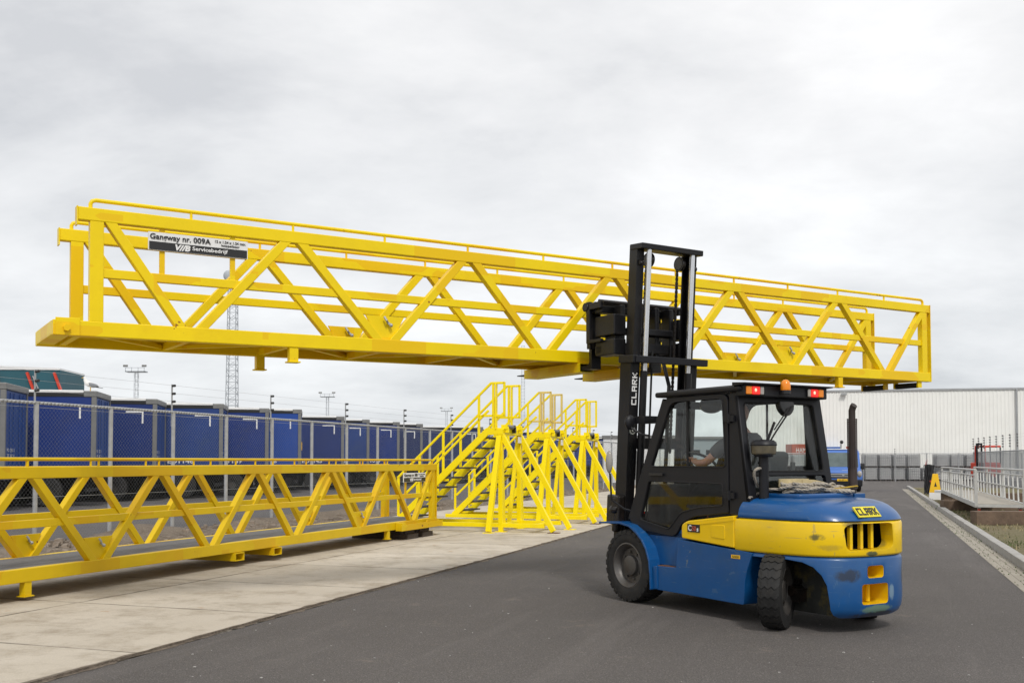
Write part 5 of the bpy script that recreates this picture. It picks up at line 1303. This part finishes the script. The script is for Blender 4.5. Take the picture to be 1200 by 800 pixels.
# mirrors and lamp on the left front
mr = MB().ell((-.66, .02, 1.99), (.07, .04, .085), 14, 10).build('work_lamp', BLKP, fk, smooth='full'); MB().tube([(-.66, .0, 1.93), (-.60, -.10, 1.86), (-.58, -.20, 1.84)], .013, 6).build('lamp_arm', BLKP, mr); MB().b2((-.60, -.16, 1.98), (-.40, .05, 2.06)).build('lamp_bracket', BLKP, mr)
mr2 = MB().ell((-.72, .33, 1.55), (.035, .05, .13), 14, 10).build('mirror', CLRL, fk, smooth='full'); MB().tube([(-.71, .33, 1.42), (-.71, .30, 1.12), (-.66, .12, 1.02), (-.60, .05, 1.0)], .012, 6).build('mirror_arm', BLKP, mr2)
tl_ = MB().cyl((-.55, -.06, .98), (-.55, -.06, 1.10), .02, 10).build('marker_light', REDL, fk)
# interior
se = MB().b2((-.26, -1.42, 1.02), (.26, -.88, 1.20)).build('seat', SEAT, fk, bevel=.05, segs=3); bb_ = MB(); bb_.beam((0, -1.40, 1.20), (0, -1.47, 1.66), .46, .12, up=(0, 1, 0)); bb_.build('seat_back', SEAT, se, bevel=.05, segs=3)
MB().b2((-.30, -1.55, .80), (.30, -.85, 1.02)).build('seat_base', INT, fk)
MB().b2((-.42, -.22, .80), (.50, .04, 1.30)).build('dashboard', INT, fk, bevel=.05, segs=3); MB().beam((-.03, -.25, .82), (-.03, -.40, 1.46), .10, .10, up=(0, 1, 0)).build('steering_column', INT, fk)
sw = [(-.03 + .19 * math.cos(t * math.pi / 12), -.44 + .15 * math.sin(t * math.pi / 12), 1.545 + .105 * math.sin(t * math.pi / 12)) for t in range(24)]
s_ = MB().tube(sw, .016, 8, closed=True); s_.build('steering_wheel', BLK, fk, smooth=True); 
lv = MB()
for i in range(3): lv.cyl((.34 + i * .05, -.45, 1.1), (.34 + i * .05, -.52, 1.38), .008, 6); lv.ell((.34 + i * .05, -.52, 1.39), (.02, .02, .02), 8, 6)
lv.build('levers', BLK, fk); MB().b2((.30, -1.3, 1.05), (.45, -.4, 1.15)).build('armrest', SEAT, fk, bevel=.02)
fn = MB().ell((-.20, -.80, 2.16), (.13, .13, .09), 16, 10).build('ceiling_fan', GREASE, fk, smooth='full')
for x in (-.50, .50): MB().beam((x * .35, -1.58, 1.0), (x * .35, -1.60, 1.55), .05, .02).build('rear_guard_bar', INT, fk)
# snorkel and exhaust
sn = MB().cyl((-.50, -1.86, 1.20), (-.50, -1.86, 1.62), .047, 18).build('snorkel', BLKP, fk, smooth=True)
MB().lathe([(0, .05), (.0, .085), (.02, .095)], (-.50, -1.86, 1.60), (0, 0, 1), 24).build('collar', BLKP, sn, smooth=True)
bw = mat('smoky_bowl', (.10, .085, .055), .25, var=.3, vscale=12)
MB().lathe([(0, .05), (.0, .108), (.012, .118), (.075, .121), (.085, .121)], (-.50, -1.86, 1.622), (0, 0, 1), 32).build('bowl', bw, sn, smooth=True)
MB().lathe([(0, .121), (.008, .128), (.035, .120), (.055, .095), (.062, .001)], (-.50, -1.86, 1.707), (0, 0, 1), 32).build('bowl_cap', BLKP, sn, smooth=True)
ex = MB().cyl((.60, -2.0, 1.20), (.60, -2.0, 2.0), .033, 16)
ex.tube([(.60, -2.0, 1.98), (.60, -2.0, 2.07), (.60, -2.015, 2.11), (.60, -2.03, 2.125)], .034, 14); exo = ex.build('exhaust_pipe', RUST if False else mat('sooty_steel', (.035, .026, .022), .6, var=.3, vscale=9), fk, smooth=True)
gd = MB(); 
for k in range(14):
    a = 2 * math.pi * k / 14; gd.box((.60 + .047 * math.cos(a), -2.0 + .047 * math.sin(a), 1.74), (.011, .004, .50), a + math.pi / 2)
for k in range(22): gd.lathe([(-.004, .044), (.004, .044), (.004, .050), (-.004, .050)], (.60, -2.0, 1.50 + k * .0228), (0, 0, 1), 20, closed=True)
gd.cyl((.60, -2.0, 1.28), (.60, -2.0, 1.49), .046, 16); gd.build('heat_guard', mat('brown_guard', (.045, .03, .026), .6, var=.3, vscale=12), exo)
MB().b2((.52, -2.09, 1.15), (.68, -1.91, 1.235)).build('exhaust_bracket', FBLU, exo, bevel=.006)

# ---- mast (leaning back a little)
MO = Vector((0, .46, .45)); TILT = R(4.0)
def mpart(mb, name, m, parent=None, **k):
    o = mb.build(name, m, parent or fk, **k)
    if parent is None: o.location = MO; o.rotation_euler.x = TILT
    return o
for s in (-1, 1):
    c = MB(); f = lambda a, b: (min(s * a, s * b), max(s * a, s * b))
    x0, x1 = f(.455, .50); c.b2((x0, -.10, -.32), (x1, .10, 2.26)); x0, x1 = f(.375, .4555); c.b2((x0, -.10, -.32), (x1, -.078, 2.26)); c.b2((x0, .078, -.32), (x1, .10, 2.26))
    r0 = mpart(c, 'outer_rail', MASTM, bevel=.005)
    if s < 0:
        blocktext('CLARK', (-.438, -.102, 1.95), (0, 0, 1), (-1, 0, 0), .37, .070, WHT, r0, t=.0015)
        MB().lathe([(0, .045), (0, .030)], (-.438, -.103, 1.47), (0, 1, 0), 24).build('emblem_ring', CHROME, r0)
        e2 = MB(); e2.box((-.438, -.103, 1.47), (.03, .003, .012), 0, 0, R(45)); e2.box((-.438, -.1035, 1.47), (.012, .003, .03), 0, 0, R(45)); e2.build('emblem', CHROME, r0)
    c = MB(); x0, x1 = f(.412, .45); c.b2((x0, -.072, .9), (x1, .072, 3.61)); x0, x1 = f(.345, .413); c.b2((x0, -.072, .9), (x1, -.052, 3.61)); c.b2((x0, .052, .9), (x1, .072, 3.61))
    mpart(c, 'inner_rail', MASTM, bevel=.004)
    cy = mpart(MB().cyl((s * .325, -.135, 2.1), (s * .325, -.135, 3.56), .030, 18), 'lift_rod', CHROME, smooth=True)
    mpart(MB().cyl((s * .335, -.135, -.25), (s * .335, -.135, 2.16), .042, 18), 'lift_cylinder', MASTM, smooth=True)
    # chain
    cn = MB()
    for k in range(90):
        z = 1.2 + k * .0255; cn.b2((s * .235 - (.017 if k % 2 else .011), .016, z), (s * .235 + (.017 if k % 2 else .011), .032, z + .021)); cn.cyl((s * .235 - .02, .024, z + .022), (s * .235 + .02, .024, z + .022), .006, 6)
    mpart(cn, 'lift_chain', GREASE)
    pl_ = MB().lathe([(-.022, .075), (-.022, .085), (-.014, .07), (.014, .07), (.022, .085), (.022, .075)], (s * .235, -.02, 3.45), (1, 0, 0), 24, closed=True); pl_.cyl((s * .235 - .024, -.02, 3.45), (s * .235 + .024, -.02, 3.45), .068, 20); mpart(pl_, 'chain_pulley', GREASE, smooth=True)
    mpart(MB().cyl((s * .41 - .02, -.08, 3.40), (s * .41 + .02, -.08, 3.40), .03, 12), 'rail_roller', GREASE)
c = MB(); c.b2((-.46, -.175, 3.55), (.46, .06, 3.615)); mpart(c, 'top_crossbar', MASTM, bevel=.008)
c = MB(); c.b2((-.50, -.20, 2.25), (.58, -.115, 2.33)); c.b2((-.53, -.18, 2.245), (-.46, .10, 2.335)); mpart(c, 'middle_crossbar', BLKP, bevel=.008)
c = MB(); c.b2((-.46, -.08, .2), (.46, -.04, .45)); c.b2((-.46, .04, 1.25), (.46, .08, 1.38)); c.b2((-.46, -.06, -.30), (.46, .06, -.10)); mpart(c, 'lower_crossbar', MASTM, bevel=.006)
c = MB()
for i, x in enumerate((.12, .15, -.12)): c.tube([(x, -.03, .3), (x, -.03, 1.6), (x + .01, -.02, 2.0), (x + .02, .12, 2.3)] if i < 2 else [(x, -.02, .3), (x - .01, -.02, 2.4), (x + .1, .15, 2.2), (x + .22, .3, 2.35)], .013, 6)
mpart(c, 'hydraulic_hose', DARK, smooth=True)
c = MB(); c.b2((-.60, -.10, .38), (-.505, .13, .72)); c.cyl((-.56, -.02, .30), (-.56, -.02, .70), .05, 12); c.ell((-.60, -.02, .56), (.05, .07, .05), 12, 8); mpart(c, 'tilt_bracket', GREASE, bevel=.02)
# ---- carriage and fork positioner (level)
fr_ = MB()
for z0, z1 in ((3.31, 3.40), (2.82, 2.93)): fr_.b2((-.575, .66, z0), (.575, .80, z1))
fr_.b2((-.575, .42, 3.03), (-.40, .79, 3.27)); fr_.b2((-.575, .42, 2.80), (-.40, .79, 2.985)); fr_.b2((-.50, .50, 2.95), (-.40, .70, 3.06))
fr_.b2((.40, .42, 3.03), (.575, .79, 3.27)); fr_.b2((.40, .42, 2.80), (.575, .79, 2.985))
for x in (-.38, -.10, .14, .36): fr_.b2((x - .03, .50, 2.80), (x + .03, .66, 3.40))
fr_.b2((-.34, .44, 3.05), (.34, .60, 3.13)); fr_.b2((-.30, .48, 2.84), (.30, .64, 2.96)); cf = fr_.build('carriage', MASTM, fk, bevel=.012)
pp = MB()
for y, z in ((.60, 3.43), (.68, 3.45), (.76, 3.43), (.84, 3.42)): pp.cyl((-.60, y, z), (.60, y, z), .022, 10)
pp.build('positioner_cylinder', GREASE, cf, smooth=True)
for s in (-1, 1):
    sd_ = MB()
    x0, x1 = min(s * .575, s * .625), max(s * .575, s * .625); sd_.b2((x0, .84, 2.98), (x1, .91, 3.46)); sd_.b2((x0, .62, 3.36), (x1, .92, 3.44)); sd_.b2((x0, .62, 2.96), (x1, .91, 3.0))
    sd_.cyl((s * .57, .92, 3.40), (s * .635, .92, 3.40), .055, 14); sd_.cyl((s * .56, .50, 3.15), (s * .5755, .50, 3.15), .045, 12)
    sd_.build('side_arm', MASTM, cf, bevel=.008)
fb_ = MB(); fb_.b2((-.60, .86, 3.34), (.60, .93, 3.45)); fb_.b2((-.60, .86, 2.90), (.60, .93, 2.98)); fb_.build('fork_bar', MASTM, cf, bevel=.006)
for x in (-.45, .49):
    f_ = MB().prism([(.94, 3.44), (.94, 2.668), (2.30, 2.668), (2.65, 2.695), (2.65, 2.708), (1.03, 2.715), (.995, 2.75), (.995, 3.44)], (x, 0, 0), (0, 1, 0), (0, 0, 1), (1, 0, 0), -.07, .07).build('fork', MASTM, fk, bevel=.004)

# ---- rope and strap lying on the hood (things of their own)
fkM = Matrix.Translation((1.894, 11.776, 0)) @ Matrix.Rotation(R(31.5), 4, 'Z')
rp = MB(); rs = random.Random(9)
def ropeline(pts, r=.013):
    P = []
    for i in range(len(pts) - 1):
        a, b = Vector(pts[i]), Vector(pts[i + 1]); p0 = Vector(pts[max(i - 1, 0)]); p3 = Vector(pts[min(i + 2, len(pts) - 1)])
        for k in range(7):
            t = k / 7; P.append(.5 * ((2 * a) + (b - p0) * t + (2 * p0 - 5 * a + 4 * b - p3) * t * t + (3 * a - p0 - 3 * b + p3) * t ** 3))
    P.append(Vector(pts[-1])); 
    for ph in (0, 1, 2):
        Q = []; ang = ph * 2.094
        for i, p in enumerate(P):
            d = (P[min(i + 1, len(P) - 1)] - P[max(i - 1, 0)]).normalized(); a_ = d.orthogonal().normalized(); a_ = (Vector((0, 0, 1)) - d * d.z).normalized() if abs(d.z) < .9 else a_; b_ = d.cross(a_)
            Q.append(p + (a_ * math.cos(ang) + b_ * math.sin(ang)) * r * .55); ang += 0.75
        rp.tube(Q, r * .62, 6)
for k in range(9):
    n_ = 16; cx, cy = rs.uniform(-.10, .14), rs.uniform(-1.98, -1.88); a0 = rs.uniform(0, 6)
    ropeline([(cx + (.30 + .05 * math.sin(j * 1.3 + k)) * math.cos(a0 + j * .42), cy + (.075 + .03 * math.sin(j + k)) * math.sin(a0 + j * .42), 1.328 + .009 * k + .010 * math.sin(j * 1.9 + k)) for j in range(n_)])
ropeline([(.30, -1.95, 1.36), (.42, -2.0, 1.37), (.46, -2.06, 1.33), (.40, -2.12, 1.335), (.30, -2.10, 1.335), (.24, -2.14, 1.33), (.34, -2.18, 1.325), (.42, -2.16, 1.322)], .016)
ropeline([(-.30, -1.92, 1.35), (-.46, -1.78, 1.36), (-.56, -1.80, 1.45), (-.60, -1.84, 1.53), (-.54, -1.86, 1.55), (-.45, -1.80, 1.46), (-.40, -1.78, 1.34), (-.5, -1.76, 1.30), (-.62, -1.78, 1.27)], .013)
ro_ = rp.build('coiled_rope', ROPE, smooth='full'); ro_.matrix_world = fkM @ Matrix.Translation((0, 0, -.065)); tag(ro_, 'grubby pale rope lying in a loose tangle on the forklift hood', 'rope')
sp_ = MB()
def ribbon(pts, w, t=.006):
    vs = []; fs = []
    for i, p in enumerate(pts):
        p = Vector(p); d = (Vector(pts[min(i + 1, len(pts) - 1)]) - Vector(pts[max(i - 1, 0)])).normalized(); n_ = Vector((0, 0, 1)); s2 = d.cross(n_).normalized() * t / 2
        vs += [p - s2, p + s2, p + s2 + n_ * w, p - s2 + n_ * w]
    for i in range(len(pts) - 1):
        for k in range(4): fs.append((i * 4 + k, i * 4 + (k + 1) % 4, i * 4 + 4 + (k + 1) % 4, i * 4 + 4 + k))
    fs.append((0, 1, 2, 3)); fs.append(tuple(len(vs) - 4 + k for k in range(4))); sp_.add(vs, fs)
for j in range(4):
    a_, b_ = .20 - j * .012, .060 - j * .008; ribbon([(-.10 + a_ * math.cos(t * math.pi / 14), -1.865 + b_ * math.sin(t * math.pi / 14), 1.375) for t in range(2, 29)], .075)
ribbon([(-.05, -1.93, 1.385), (.10, -1.945, 1.38), (.22, -1.95, 1.36), (.34, -1.97, 1.325), (.42, -2.0, 1.30)], .06)
so_ = sp_.build('lifting_strap', STRAP, smooth=False); so_.matrix_world = fkM @ Matrix.Translation((0, 0, -.065)); tag(so_, 'beige flat lifting strap folded in loops on top of the rope on the forklift hood', 'strap')
ys_ = MB(); ys_.prism([(.18, -1.93), (.26, -1.90), (.56, -2.10), (.50, -2.14)], (0, 0, .86), (1, 0, 0), (0, 1, -.24), (0, 0, 1), 0, .012)
yo = ys_.build('yellow_strap', mat('strap_yellow', (.55, .36, .05), .85, var=.25, vscale=18), smooth=False); yo.matrix_world = fkM @ Matrix.Translation((0, 0, -.065)); tag(yo, 'worn yellow strap end trailing to the foot of the exhaust pipe', 'strap')

# ---- the driver
def skinmesh(name, nodes, edges, m, parent, root=0, sub=2):
    me = bpy.data.meshes.new(name); me.from_pydata([n[0] for n in nodes], edges, []); o = bpy.data.objects.new(name, me); COL.objects.link(o)
    md = o.modifiers.new('skin', 'SKIN'); md.use_smooth_shade = True
    for i, n in enumerate(nodes):
        r_ = n[1]; me.skin_vertices[0].data[i].radius = (r_, r_) if isinstance(r_, (int, float)) else r_
        me.skin_vertices[0].data[i].use_root = i in (root if isinstance(root, (list, tuple)) else [root])
    o.modifiers.new('sub', 'SUBSURF').levels = sub
    bpy.context.view_layer.update(); bake(o); o.data.materials.clear(); o.data.materials.append(m); o.parent = parent
    for p in o.data.polygons: p.use_smooth = True
    return o
pe = empty('person', tuple(Vector((1.894, 11.776, 0)) + Vector((-.5225, .853, 0)) * .07), R(31.5), 'bald driver in a grey T-shirt sitting in the forklift cab, hand on the wheel', 'person')
HX = -.07
body = [((HX, -1.22, 1.26), .13), ((HX, -1.24, 1.42), .13), ((HX, -1.24, 1.60), .145), ((HX, -1.22, 1.76), .12), ((HX, -1.20, 1.87), .062), ((HX, -1.185, 1.95), .055),
        ((HX - .16, -1.20, 1.77), .058), ((HX - .22, -1.15, 1.72), .052), ((HX - .29, -.96, 1.545), .046), ((HX - .25, -.80, 1.535), .041), ((HX - .18, -.65, 1.555), .030), ((HX - .165, -.60, 1.575), .030),
        ((HX + .17, -1.21, 1.78), .062), ((HX + .235, -1.17, 1.70), .055), ((HX + .31, -1.00, 1.46), .047), ((HX + .27, -.82, 1.42), .041), ((HX + .22, -.66, 1.42), .030), ((HX + .21, -.60, 1.43), .030),
        ((HX - .10, -1.10, 1.25), .085), ((HX - .14, -.78, 1.28), .075), ((HX - .15, -.66, 1.22), .062), ((HX - .15, -.55, .96), .045), ((HX - .15, -.50, .88), .04), ((HX - .15, -.38, .84), .035),
        ((HX + .10, -1.10, 1.25), .085), ((HX + .14, -.78, 1.28), .075), ((HX + .15, -.66, 1.22), .062), ((HX + .15, -.55, .96), .045), ((HX + .15, -.50, .88), .04), ((HX + .15, -.38, .84), .035)]
ed = [(0, 1), (1, 2), (2, 3), (3, 4), (4, 5), (3, 6), (6, 7), (7, 8), (8, 9), (9, 10), (10, 11), (3, 12), (12, 13), (13, 14), (14, 15), (15, 16), (16, 17), (0, 18), (18, 19), (19, 20), (20, 21), (21, 22), (22, 23), (0, 24), (24, 25), (25, 26), (26, 27), (27, 28), (28, 29)]
bo = skinmesh('body', body, ed, SKIN, pe)
# head and fingers joined into the same mesh
hm_ = MB(); hc = Vector((HX, -1.175, 2.065))
hm_.ell(hc, (.076, .098, .112), 24, 16); hm_.ell(hc + Vector((0, .03, -.055)), (.060, .068, .068), 18, 12); hm_.ell(hc + Vector((0, .104, -.018)), (.013, .022, .024), 10, 8)
for s in (-1, 1): hm_.ell(hc + Vector((s * .078, .0, -.012)), (.010, .020, .031), 10, 8); hm_.ell(hc + Vector((s * .03, .088, .006)), (.014, .010, .009), 8, 6)
hm_.ell(hc + Vector((0, .093, -.058)), (.026, .010, .009), 10, 6)
for (bx_, by_, bz_) in ((HX - .16, -.59, 1.585), (HX + .205, -.585, 1.435)):
    for k in range(4):
        o_ = Vector((bx_ - .030 + k * .020, by_, bz_)); L2 = (.9, 1.05, 1.0, .8)[k]
        hm_.tube([o_, o_ + Vector((0, .035 * L2, .012)), o_ + Vector((0, .058 * L2, -.008)), o_ + Vector((0, .05 * L2, -.034))], [.009, .009, .008, .007], 8)
    o_ = Vector((bx_ + .03, by_ - .03, bz_)); hm_.tube([o_, o_ + Vector((.022, .03, -.01)), o_ + Vector((.014, .055, -.026))], [.011, .010, .008], 8)
t = hm_.build('tmp', SKIN, None, smooth='full')
bm = bmesh.new(); bm.from_mesh(bo.data); bm.from_mesh(t.data); bm.to_mesh(bo.data); bm.free(); bpy.data.objects.remove(t)
for p in bo.data.polygons: p.use_smooth = True
E2 = MB()
sh_n = [(body[0][0], .155), (body[1][0], .158), (body[2][0], .178), ((HX, -1.22, 1.765), .150), ((HX, -1.205, 1.835), .088), ((HX - .155, -1.20, 1.775), .088), ((HX - .225, -1.14, 1.72), .080), ((HX - .268, -1.03, 1.615), .074), ((HX + .165, -1.205, 1.775), .090), ((HX + .235, -1.165, 1.70), .080), ((HX + .285, -1.07, 1.56), .070)]
skinmesh('t_shirt', sh_n, [(0, 1), (1, 2), (2, 3), (3, 4), (3, 5), (5, 6), (6, 7), (3, 8), (8, 9), (9, 10)], SHIRT, pe)
tn = [((HX, -1.22, 1.24), .155)] + [(body[i][0], body[i][1] + .018) for i in (18, 19, 20, 21, 24, 25, 26, 27)]
skinmesh('trousers', tn, [(0, 1), (1, 2), (2, 3), (3, 4), (0, 5), (5, 6), (6, 7), (7, 8)], TROU, pe)
for s in (-1, 1): MB().ell((HX + s * .15, -.43, .845), (.048, .125, .045), 14, 9).build('shoe', BLK, pe, smooth='full')
